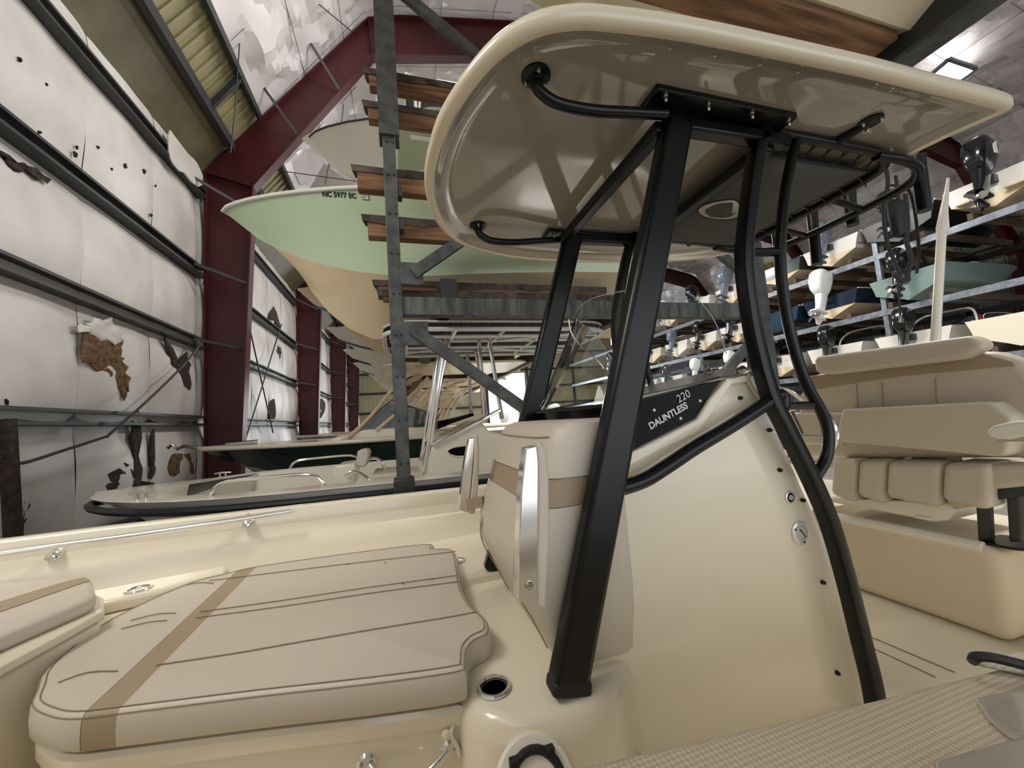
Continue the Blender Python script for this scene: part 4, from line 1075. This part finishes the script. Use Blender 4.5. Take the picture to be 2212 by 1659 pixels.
def frame_tubes(root, name, paths, r, m, n=8):
    for p in paths: o = MB().tube(spline(p, 3), r, n).build(name, m, root)
    return o
def place(root, loc, rot=0.):
    root.location = loc; root.rotation_euler = (0, 0, rot)
def newboat(name, label, cat='boat', group=None):
    t = thing(name, (0, 0, 0), label, cat, group); LOCAL.add(t.name); return t

# --- upper level on the left: bows towards the wall
def upper(Yc, tip, label, L, B, D, side_m, bot_m, swoosh=None, **kw):
    t = newboat('motor_boat', label)
    sd, hs = boat_hull(t, L, B, D, side_m, bot_m, GELW, WHITEH if side_m is SEAFOAM else None, **kw)
    if swoosh:
        b = MB()
        for sgn in (1, -1):
            n = len(sd)
            lo = [r[0] for r in sd[:10]]
            up_ = [V(r[0]).lerp(V(r[1]), max(0, 1.25-.15*i)) for i, r in enumerate(sd[:10])]
            ring = [[V(p)+V((0, .006, 0)), V(q)+V((0, .008, 0))] for p, q in zip(lo, up_)]
            b.loft([[V((p.x, sgn*p.y, p.z)) for p in r] for r in ring], False)
        b.build('swoosh_stripe', swoosh, t)
    place(t, tip); return t, hs
tip = P(482, 456, Y=4.9)
A_, Ah = upper(4.9, (tip.x, 4.9, tip.z-1.52), 'seafoam green hull with cream bottom and black registration lettering, on the upper bunks', 5.0, 2.35, 1.40, SEAFOAM, CREAMB, rise=.12, rake=.23, full=.9, chz=.42)
cols = [('cream hull with a teal swoosh behind the seafoam hull', CREAMB, TEAL, 7.8), ('white hull with a grey swoosh, third bow along the upper bunks', WHITEH, mat('slate_stripe', (88, 92, 100), .4), 10.8), ('pale hull with navy bottom band, fourth bow along the upper bunks', WHITEH, NAVYH, 13.8), ('small grey green bow at the far end of the upper bunks', GELW, TEAL, 16.7)]
for lb_, m_, sw_, yc in cols:
    upper(yc, (tip.x+.1, yc, 1.36), lb_, 5.2, 2.4, 1.1, m_, GELW if m_ is WHITEH else m_, sw_, rise=.2, rake=.22, full=.8, chz=.42)
bpy.context.view_layer.update()
def on_hull(root, hs):
    me = hs.data; M = root.matrix_world
    return BVHTree.FromPolygons([M @ v.co for v in me.vertices], [tuple(p.vertices) for p in me.polygons])
def hull_text(hs, tree, s, pa, pb, m, sticker=None, off=.006):
    a, na_ = hit(*pa, tree); b, nb_ = hit(*pb, tree)
    if a is None or b is None: return
    xd = b-a; n_ = na_ if na_.dot(a) < 0 else -na_
    yd = n_.cross(xd)
    if yd.z < 0: yd = -yd
    root = hs.parent
    o = text('registration', s, (0, 0, 0), (1, 0, 0), (0, 1, 0), xd.length/(len(s)*.60), m, bold=.0022)
    z = xd.normalized().cross(yd.normalized()).normalized(); x_ = xd.normalized(); y_ = z.cross(x_)
    og = a+n_*off
    M = Matrix(((x_.x, y_.x, z.x, og.x), (x_.y, y_.y, z.y, og.y), (x_.z, y_.z, z.z, og.z), (0, 0, 0, 1)))
    o.parent = hs; o.matrix_basis = root.matrix_world.inverted() @ M
    return o, og, x_, y_, z, xd.length
rt = hull_text(Ah, on_hull(A_, Ah), 'NC 5977 EC', (697, 424), (781, 429), INK)
if rt:
    o, og, x_, y_, z_, ln = rt
    inv = A_.matrix_world.inverted()
    c = og+x_*(ln*1.03)
    q = [inv @ (c+x_*a+y_*b) for a, b in ((0, -.01), (.07, -.01), (.07, .06), (0, .06))]
    st_ = MB().prism(q, (0, -.002, 0)).build('sticker', INK, Ah)
    q = [inv @ (c+x_*a+y_*b) for a, b in ((.005, -.005), (.065, -.005), (.065, .055), (.005, .055))]
    MB().prism(q, (0, -.004, 0)).build('sticker', WHITES, Ah)
    t2 = text('sticker_digits', '27', (0, 0, 0), (1, 0, 0), (0, 1, 0), .05, INK)
    og2 = c+x_*.006+y_*.008+V((0, -.008, 0))
    t2.parent = Ah; t2.matrix_basis = inv @ Matrix(((x_.x, y_.x, z_.x, og2.x), (x_.y, y_.y, z_.y, og2.y), (x_.z, y_.z, z_.z, og2.z), (0, 0, 0, 1)))
# its seafoam hardtop on white tubes, above the hull
hp = [P(x, y, Y=5.0) for x, y in ((812,300),(806,340),(815,372))]
zt = 3.5
MB().loft([[(x+7.4*0, y, z) for x, y in rrect(2.9, 0, 1.9, 1.7, .5, 5)] for z in (zt-1.05-0, zt-1.0)]).build('hardtop', SEAFOAM, A_, bevel=.015)
frame_tubes(A_, 'top_frame', [[(2.3, s*.55, 1.1), (2.5, s*.55, 2.45)] for s in (1, -1)]+[[(3.3, s*.55, 1.1), (3.2, s*.55, 2.45)] for s in (1, -1)]+[[(2.1, s*.4, 2.43), (3.7, s*.4, 2.43)] for s in (1, -1)]+[[(2.5, -.6, 2.43), (2.5, .6, 2.43)]], .03, WHITEP)

# --- boat two levels up with its registration
t = newboat('motor_boat', 'grey white hull with dark stripe resting above the seafoam hull')
_, h8 = boat_hull(t, 6.8, 2.3, 1.0, mat('warm_white_hull', (206, 198, 186), .3, coat=.3), WHITEH, GELW, DARKST, rise=.3, rake=.14, full=.6, rubr=.012)
p = P(668, 296, Y=5.6); place(t, (p.x, 5.6, p.z-1.3)); bpy.context.view_layer.update()
hull_text(h8, on_hull(t, h8), 'NC 8549 DT', (875, 280), (905, 282), INK)
for z_ in (2.62,):
    MB().box((.2, 5.0, p.z-1.36), (4.0, 5.1, p.z-1.22)).build('bunk_board', WOOD, lr)
tb = newboat('motor_boat', 'white boat with a dark canvas top, highest on the left rack')
boat_hull(tb, 6.2, 2.2, .8, WHITEH, WHITEH, GELW, rise=.2, full=.6)
MB().loft([[(x, y, z) for x, y in rrect(2.5, 0, 1.3, 1.3, .2, 4)] for z in (1.95, 2.0)]).build('canvas_top', NAVY, tb, bevel=.01)
frame_tubes(tb, 'top_frame', [[(2.0, s*.6, .85), (2.1, s*.6, 1.93), (3.2, s*.6, 1.93), (3.1, s*.6, .85)] for s in (1, -1)]+[[(2.1, -.7, 1.93), (2.1, .7, 1.93)], [(3.2, -.7, 1.93), (3.2, .7, 1.93)]], .028, WHITEP)
p = P(905, 235, Y=7.2); place(tb, (p.x-2.1, 7.2, p.z-1.95))

# --- hull stored straight above the cream boat
t = newboat('motor_boat', 'cream hull bottom on timber bunks directly overhead')
boat_hull(t, 4.95, 2.5, 1.1, GEL, mat('cream_keel', (226, 214, 188), .35), GEL, None, rise=.3, rake=.22, full=.85)
place(t, (-1.35, 1.52, 2.47))

# --- white centre console with navy rub rail, next in the row
Y2 = 4.85
t = newboat('motor_boat', 'white centre console boat with navy rub rail and navy canvas T-top')
L2, B2, D2 = 6.0, 2.35, .98
sd, _ = boat_hull(t, L2, B2, D2, WHITEH, GELW, GELW, mat('navy_rub', (18, 22, 32), .35), rise=.06, rake=.12, full=.34, rubr=.034, rubz=.075)
p = P(203, 1070, Y=Y2); place(t, (p.x, Y2, p.z-D2-.06))
bx_ = p.x; bz_ = p.z-D2-.06
def loc2(px, py, Y): q = P(px, py, Y=Y); return V((q.x-bx_, q.y-Y2, q.z-bz_))
zs_ = D2+.05
for s, (xa, xb) in ((-1, (1.35, 2.25)), (1, (1.45, 2.35))):
    ya, yb = sheer_at(sd, xa)[0]-.1, sheer_at(sd, xb)[0]-.1
    frame_tubes(t, 'bow_rail', [[(xa, s*ya, zs_-.03), (xa+.04, s*ya, zs_+.06), (xa+.14, s*(ya+.0), zs_+.11), ((xa+xb)/2, s*(ya+yb)/2, zs_+.115), (xb-.14, s*yb, zs_+.11), (xb-.04, s*yb, zs_+.06), (xb, s*yb, zs_-.03)]], .016, CHROME)
for x, s in ((.75, -1), (.8, 1)):
    y = sheer_at(sd, x)[0]-.14
    c = MB().tube([(x-.09, s*y, zs_+.055), (x, s*y, zs_+.06), (x+.09, s*y, zs_+.055)], [.008, .013, .008], 8)
    for dx in (-.03, .03): c.tube([(x+dx, s*y, zs_-.02), (x+dx, s*y, zs_+.055)], .011, 8)
    c.build('cleat', STEEL, t)
# forward seat
f = [loc2(x, y, Y2-.25) for x, y in ((722,1052),(716,1022),(726,1006),(768,1000),(768,1030),(762,1052))]
MB().prism(f, (0, .5, 0)).build('seat_box', GELW, t, bevel=.02)
f = [loc2(x, y, Y2-.2) for x, y in ((768,1006),(772,974),(792,970),(798,978),(792,1006),(785,1010))]
MB().prism(f, (0, .34, 0)).build('head_rest', VINYL, t, bevel=.025, seg=3)
frame_tubes(t, 'seat_arm', [[loc2(x, y, Y2-.3) for x, y in ((744,1026),(760,1018),(780,1024),(796,1036),(804,1052))], [loc2(x, y, Y2+.15) for x, y in ((796,992),(812,990),(826,1000),(831,1022))]], .018, CHROME)
f = [loc2(x, y, Y2-.3) for x, y in ((802,1052),(802,1026),(860,1020),(915,1020),(915,1052))]
MB().prism(f, (0, .7, 0)).build('seat_cushion', VINYL, t, bevel=.03, seg=3)
# console with oval vent, dark screen and chrome rail
yk = Y2-.42
f = [loc2(x, y, yk) for x, y in ((900,1075),(912,1010),(935,955),(1035,905),(1058,932),(1085,936),(1110,1075))]
cb = MB().prism(f, (0, .84, 0)).build('console', GELW, t, bevel=.03, seg=3)
ov = [loc2(x, y, yk-.005) for x, y in ((966,975),(980,966),(1010,962),(1026,964),(1030,974),(1010,985),(980,985))]
MB().prism(spline(ov, 4, True), (0, .012, 0)).build('oval_vent', BLACKGLOSS, cb)
MB().tube(spline(ov, 4, True), .010, 6, True).build('vent_rim', GEL, cb)
f = [loc2(x, y, yk-.004) for x, y in ((944,928),(945,910),(985,902),(1022,892),(1024,898),(975,915))]
MB().prism(f, (0, .84, 0)).build('dash_screen', BLACKGLOSS, cb)
f = [loc2(x, y, yk+.05) for x, y in ((955,905),(952,840),(962,815),(985,820),(1005,860),(1020,893))]
MB().prism(f, (0, .008, 0)).build('windscreen', CLEAR, t)
MB().tube([loc2(935, 962, yk-.02), loc2(1080, 886, yk-.02)], .022, 10).build('console_rail', CHROME, t)
# canvas T-top on steel legs
ztop = P(900, 714, Y=4.1).z-bz_
xt0, xt1 = loc2(832, 725, 4.9).x, loc2(1300, 725, 4.3).x
cv = [(a, b, ztop+.09) for a, b in rrect((xt0+xt1)/2, 0, xt1-xt0, 1.62, .35, 6)]
MB().loft([[(x, y, z+h) for x, y, z in cv] for h in (0, .012)]).build('canvas_top', NAVY, t)
ro = [V((x, y, ztop)) for x, y, z in cv]
class _T:
    def tube(s, *a, **k): MB().tube(*a, **k).build(s.n, s.m, t)
tf = _T(); tf.n, tf.m = 'top_frame', WHITEP; tf.tube(ro, .026, 8, True); tf.tube([p+V((0, 0, .085)) for p in ro], .014, 6, True)
for y in (-.5, -.22, .22, .5): tf.tube([(xt0+.06, y*.9, ztop), (xt1-.03, y, ztop)], .02, 8)
for x in (xt0+.25, xt0+.75, xt0+1.3, xt0+1.85): tf.tube([(x, -.80, ztop), (x, .80, ztop)], .02, 8)
for x, y, x2, y2 in ((xt0+.1, -.6, xt0+.75, -.22), (xt0+.1, .6, xt0+.75, .22), (xt0+1.3, -.22, xt1-.1, -.75), (xt0+1.3, .22, xt1-.1, .75)): tf.tube([(x, y, ztop-.01), (x2, y2, ztop-.01)], .018, 8)
lc = MB()
for i in range(0, len(ro)):
    a, b = ro[i], ro[(i+1) % len(ro)]
    n_ = max(1, int((b-a).length/.11))
    for k in range(n_):
        q = a.lerp(b, k/n_); lc.tube([q+V((0, 0, -.03)), q+V((0, 0, .09))], .006, 4)
lc.build('lacing', RUBBER, t)['kind'] = 'stuff'
def leg2(pts, Y, r=.030):
    return [loc2(x, y, Y) for x, y in pts]
lg = _T(); lg.n, lg.m = 'top_leg', CHROME
for s in (-.42, .42):
    for pts in (((908,1062),(930,930),(963,716)), ((932,960),(952,820),(975,716)), ((1085,905),(1072,830),(1054,716)), ((1045,895),(1040,800),(1034,735))):
        q = [loc2(x, y, Y2-.42) for x, y in pts]
        lg.tube([V((v.x, s, v.z)) for v in q], .024, 10)
MB().lathe([(.06, 0), (.06, .012), (.001, .014)], loc2(1108, 727, 4.7)+V((0, 0, .05)), (0, 0, -1), 18).build('dome_light', GELW, t)

# --- dark green boat with raked windscreen and tan arch
Y3 = 8.0
t = newboat('motor_boat', 'dark green hull with raked framed windscreen and tan tube arch')
p = P(430, 970, Y=Y3); L3, D3 = 7.2, 1.05
sd, h3 = boat_hull(t, L3, 2.45, D3, DGREEN, WHITEH, GEL, GEL, rise=.08, rake=.16, full=.45, cockpit=False, rubr=.035)
place(t, (p.x, Y3, p.z-D3-.08)); bpy.context.view_layer.update()
bx3, bz3 = p.x, p.z-D3-.08
def loc3(px, py, Y): q = P(px, py, Y=Y); return V((q.x-bx3, q.y-Y3, q.z-bz3))
hull_text(h3, on_hull(t, h3), 'NC 2178 EN', (606, 984), (690, 981), mat('dim_lettering', (20, 26, 24), .5))
f = [loc3(x, y, Y3-.7) for x, y in ((735,955),(770,930),(812,918),(930,915),(930,955))]
MB().prism(f, (0, 1.4, 0)).build('cabin_top', GEL, t, bevel=.05, seg=3)
g1 = [loc3(x, y, Y3-.72) for x, y in ((775,928),(838,868),(862,872),(925,890),(925,922))]
MB().prism(g1, (0, .012, 0)).build('side_window', SMOKE, t)
MB().prism([v+V((0, 1.42, 0)) for v in g1], (0, .012, 0)).build('side_window', SMOKE, t)
MB().prism([g1[0], g1[1], g1[1]+V((0, 1.42, 0)), g1[0]+V((0, 1.42, 0))], (.012, 0, .004)).build('windscreen', SMOKE, t)
frame_tubes(t, 'screen_frame', [[g1[0], g1[1], g1[2], g1[3]], [v+V((0, 1.42, 0)) for v in (g1[0], g1[1], g1[2], g1[3])], [g1[1], g1[1]+V((0, 1.42, 0))], [g1[0], g1[0]+V((0, 1.42, 0))]], .02, STEEL)
pz = []
for s in (-.74, .74):
    for pts in (((752,945),(800,900),(850,838),(890,800),(922,790)), ((812,930),(860,890)), ((880,862),(905,838),(925,815)), ((850,838),(880,812),(915,795))):
        q = [loc3(x, y, Y3-.74) for x, y in pts]; pz.append([V((v.x, s, v.z)) for v in q])
frame_tubes(t, 'arch', pz, .032, TANP)
q = loc3(830, 790, Y3-.5)
MB().loft([[(x, y, z) for x, y in rrect(q.x+1.4, 0, 2.9, 1.7, .4, 5)] for z in (q.z-.05, q.z)]).build('hardtop', GEL, t, bevel=.02)
MB().tube([(.4, 0, D3+.11), (.9, .02, D3+.12)], .05, 8).build('anchor_roller', STEEL, t)
an = [loc3(x, y, Y3) for x, y in ((362,968),(372,960),(384,970),(396,964),(430,968))]
MB().tube(an, .03, 8).build('anchor', STEEL, t)
bt2 = [loc3(x, y, Y3-.9) for x, y in ((700,958),(735,950),(752,942))]
MB().tube(bt2, [.03, .07, .03], 8).build('vent_cowl', GEL, t)
# --- two more boats with tan arches, then dim bows farther along
def archboat(Y, px, py, label, side_m, dx):
    t = newboat('motor_boat', label)
    boat_hull(t, 7.0, 2.4, 1.05, side_m, WHITEH, GEL, GEL, rise=.1, rake=.16, full=.45, cockpit=True)
    p = P(px, py, Y=Y); place(t, (p.x, Y, p.z-1.1))
    pz = []
    for s in (-.8, .8):
        for x in (2.6, 3.1, 3.7):
            pz.append([(x, s, 1.0), (x+.35, s*.97, 1.7), (x+.8, s*.9, 2.2), (x+1.3, s*.85, 2.35)])
    frame_tubes(t, 'arch', pz, .035, TANP)
    MB().loft([[(x, y, z) for x, y in rrect(4.3, 0, 2.6, 1.7, .4, 5)] for z in (2.35, 2.42)]).build('hardtop', GEL, t, bevel=.02)
    MB().box((2.6, -.4, .45), (3.5, .4, 1.35)).build('console', WHITEH, t, bevel=.06, seg=2)
    outboard(t, 7.05, 1.0, WHITEC, .8)
archboat(11.2, 640, 948, 'white boat with tan tube arches behind the dark green hull', WHITEH, 0)
archboat(14.2, 690, 942, 'second white boat with tan tube arches, farther along the row', WHITEH, 0)
archboat(17.2, 720, 938, 'pale blue grey boat with tan arches, farthest along the row', mat('pale_blue_hull', (150, 170, 186), .25), 0)

# --- boats across the aisle, sterns towards us
def stern_boat(Y, Z, label, side_m, bot_m, motor=None, extra=(), L=6.4, B=2.2, D=1.0, mh=1.0, x=RX-.15, motors=1, tilt=.3, bench=True):
    t = newboat('motor_boat', label)
    sd, hs = boat_hull(t, L, B, D, side_m, bot_m, GELW if side_m is not TEALH else TEALH, WHITEH if side_m in (NAVYH, BLACKH, BLUEH, DGREEN) else DARKST if side_m is GEL else None, rise=.25, full=.6)
    if motor:
        for k in range(motors):
            outboard(t, L+.02, D*.92, motor, mh*1.3, tilt, (k-(motors-1)/2)*.55)
    if 'console' in extra:
        MB().loft([[(a, b, z) for a, b in rrect(L*.45, 0, .8-.25*k, .8, .1, 3)] for k, z in enumerate((.4, D+.45))]).build('console', GELW, t)
        MB().prism([(L*.45-.34, -.36, D+.40), (L*.45-.30, -.36, D+.42), (L*.45-.05, -.33, D+.78), (L*.45-.09, -.33, D+.76)], (0, .7, 0)).build('windscreen', SMOKE, t)
    if bench:
        MB().box((L*.78, -B*.32, D*.4), (L*.88, B*.32, D*1.05)).build('bench_seat', VINYL, t, bevel=.05, seg=2)
    if 'arch' in extra:
        frame_tubes(t, 'arch', [[(L*.72, s*B*.42, D), (L*.70, s*B*.40, D+.45), (L*.66, s*B*.28, D+.75), (L*.66, 0, D+.78)] for s in (1, -1)], .035, WHITEP)
    if 'bimini' in extra:
        xs_ = [L*.35+L*.42*k/8 for k in range(9)]
        MB().loft([[(a, y, D+1.15+.22*math.sin(PI*k/8)-.25*(abs(y)/(B*.45))**2) for y in [B*.45*(j/4-1) for j in range(9)]] for k, a in enumerate(xs_)], False).build('bimini_top', TANC, t)
        frame_tubes(t, 'bimini_frame', [[(L*.55, s*B*.45, D), (xx, s*B*.44, D+.95)] for s in (1, -1) for xx in (L*.36, L*.56, L*.76)], .014, CHROME)
    if 'rail' in extra:
        frame_tubes(t, 'stern_rail', [[(L*.6, s*B*.44, D+.02), (L*.62, s*B*.44, D+.28), (L*.86, s*B*.44, D+.28), (L*.88, s*B*.44, D+.02)] for s in (1, -1)], .014, CHROME)
    if 'ttop' in extra:
        MB().loft([[(a, b, z) for a, b in rrect(L*.5, 0, 1.9, 1.6, .3, 4)] for z in (D+.86, D+.92)]).build('hardtop', GELW, t)
        frame_tubes(t, 'top_frame', [[(L*.5+dx, s*.5, D*.5), (L*.5+dx*1.2, s*.6, D+.86)] for s in (1, -1) for dx in (-.45, .45)], .028, WHITEP)
    if 'cover' in extra:
        MB().loft([[(a, y, D+.1+h*(1-(abs(y)/(B*.5))**2)) for y in [B*.5*(j/5-1) for j in range(11)]] for a, h in ((L*.2, .15), (L*.4, .5), (L*.6, .55), (L*.8, .35), (L*.93, .1))], False).build('boat_cover', BLUEC, t)
    if 'brackets' in extra:
        MB().box((L, -.75, D*.35), (L+.25, -.3, D*.42)).build('swim_step', bot_m, t, bevel=.02)
        MB().box((L, .3, D*.35), (L+.25, .75, D*.42)).build('swim_step', bot_m, t, bevel=.02)
    place(t, (x+L, Y, Z+.12), PI)
    for dy in (-.6, .6):
        MB().box((x+.1, Y+dy-.07, Z), (x+5.4, Y+dy+.07, Z+.22)).build('bunk_board', WOODG, rk)
    return t, hs
row3 = [
 (6.6, 'cream stern with big black outboard, nearest on the top level across the aisle', WHITEH, CREAMB, BLACKC, ('rail', 'brackets'), 1.25),
 (9.0, 'glossy black hull with white sheer line and black outboard on the top level', BLACKH, BLACKH, BLACKC, ('console',), 1.0),
 (11.3, 'white squared stern with blue grey outboard on the top level', WHITEH, CREAMB, GREYC, ('rail',), 1.0),
 (13.6, 'dark green sided boat with cream bottom on the top level', DGREEN, CREAMB, None, ('rail',), 1.),
 (16.4, 'white boat under a tan bimini with grey outboard on the top level', WHITEH, CREAMB, GREYC, ('bimini', 'rail'), 1.15),
 (19.0, 'white boat with dark outboard beside the tan bimini boat', WHITEH, WHITEH, BLACKC, ('console',), 1.0),
 (21.6, 'cream boat with hardtop, sixth along the top level', GEL, CREAMB, WHITEC, ('ttop',), .9),
 (24.2, 'white boat with chrome stern rails, far along the top level', WHITEH, WHITEH, BLACKC, ('rail', 'console'), .95),
 (26.8, 'white boat with white outboard, last of the top level', WHITEH, CREAMB, WHITEC, ('console',), .95)]
row2 = [
 (9.0, 'teal green hull with black outboard on the middle level', TEALH, TEALH, BLACKC, ('console',), 1.0),
 (11.6, 'navy and cream hull with large white outboard on the middle level', NAVYH, CREAMB, WHITEC, ('console',), 1.25),
 (14.0, 'deep blue hull with white deck cushions on the middle level', BLUEH, BLUEH, None, (), 1.),
 (16.4, 'white hull with navy patch and black outboard on the middle level', WHITEH, CREAMB, BLACKC, ('console', 'brackets'), 1.1),
 (18.8, 'white boat under a blue tarpaulin on the middle level', WHITEH, CREAMB, BLACKC, ('cover',), .9),
 (21.2, 'white boat with grey outboard and chrome rail on the middle level', WHITEH, GEL, GREYC, ('rail', 'console'), .9),
 (23.8, 'cream boat with dark outboard and hardtop on the middle level', GEL, CREAMB, BLACKC, ('ttop',), .9),
 (26.4, 'white boat with twin white outboards on the middle level', WHITEH, WHITEH, WHITEC, ('console',), .9),
 (29.0, 'white boat with a lone black outboard, last of the middle level', WHITEH, WHITEH, BLACKC, ('rail',), .9)]
row1 = [
 (6.6, 'cream hulled cruiser with dark lettering on the lowest level, at the right edge', GEL, GEL, None, ('rail',), 1.),
 (9.1, 'white boat with pale arch and small red flags on the lowest level', WHITEH, WHITEH, BLACKC, ('arch',), 1.0),
 (11.7, 'white boat with white arch and dark outboard on the lowest level', WHITEH, WHITEH, BLACKC, ('arch', 'console'), 1.0),
 (14.2, 'plain white boat on the lowest level between arch boat and far posts', WHITEH, CREAMB, BLACKC, ('console',), .9),
 (16.8, 'white boat with white outboard on the lowest level', WHITEH, CREAMB, WHITEC, ('console',), .9),
 (19.4, 'navy hull with white outboard on the lowest level', NAVYH, WHITEH, WHITEC, ('console',), .9),
 (22.0, 'white boat with hardtop on the lowest level', WHITEH, WHITEH, BLACKC, ('ttop',), .9),
 (24.6, 'white boat with chrome rails on the lowest level', WHITEH, CREAMB, GREYC, ('rail',), .9),
 (27.2, 'last white boat on the lowest level', WHITEH, WHITEH, BLACKC, ('console',), .9)]
built = {}
for zz, row in ((5.32, row3), (3.12, row2), (.95, row1)):
    for (y, lb_, a, b, c, d, e_) in row:
        built[(zz, y)] = stern_boat(y, zz, lb_, a, b, c, d, mh=e_, motors=2 if 'twin' in lb_ else 1)
# cruiser lettering, flags
t, h = built[(.95, 6.6)]; bpy.context.view_layer.update()
tr_ = on_hull(t, h)
hull_text(h, tr_, 'A HURT', (2126, 741), (2160, 737), mat('brown_lettering', (84, 72, 62), .5))
hull_text(h, tr_, 'Fast Cat', (2186, 742), (2225, 738), mat('brown_lettering', (84, 72, 62), .5))
t4, h4 = built[(5.32, 11.3)]
hull_text(h4, on_hull(t4, h4), 'WHALER', (1851, 527), (1868, 526), mat('red_lettering', (130, 60, 50), .5))
t5, h5 = built[(5.32, 6.6)]
o5 = [c for c in t5.children if c.name.startswith('outboard')][0]
for k in range(3):
    MB().box((6.75+.07*k, .36, 1.42), (6.79+.07*k, .375, 1.80-.05*k)).build('decal', WHITES, o5)
for (yy) in (9.1,):
    t2, h2_ = built[(.95, yy)]
    for s in (1, -1):
        MB().prism([(4.1, s*.8, 1.5), (4.1, s*.8, 1.05), (3.75, s*.82, .98), (3.8, s*.82, 1.2)], (0, .01, 0)).build('red_flag', REDS, t2)
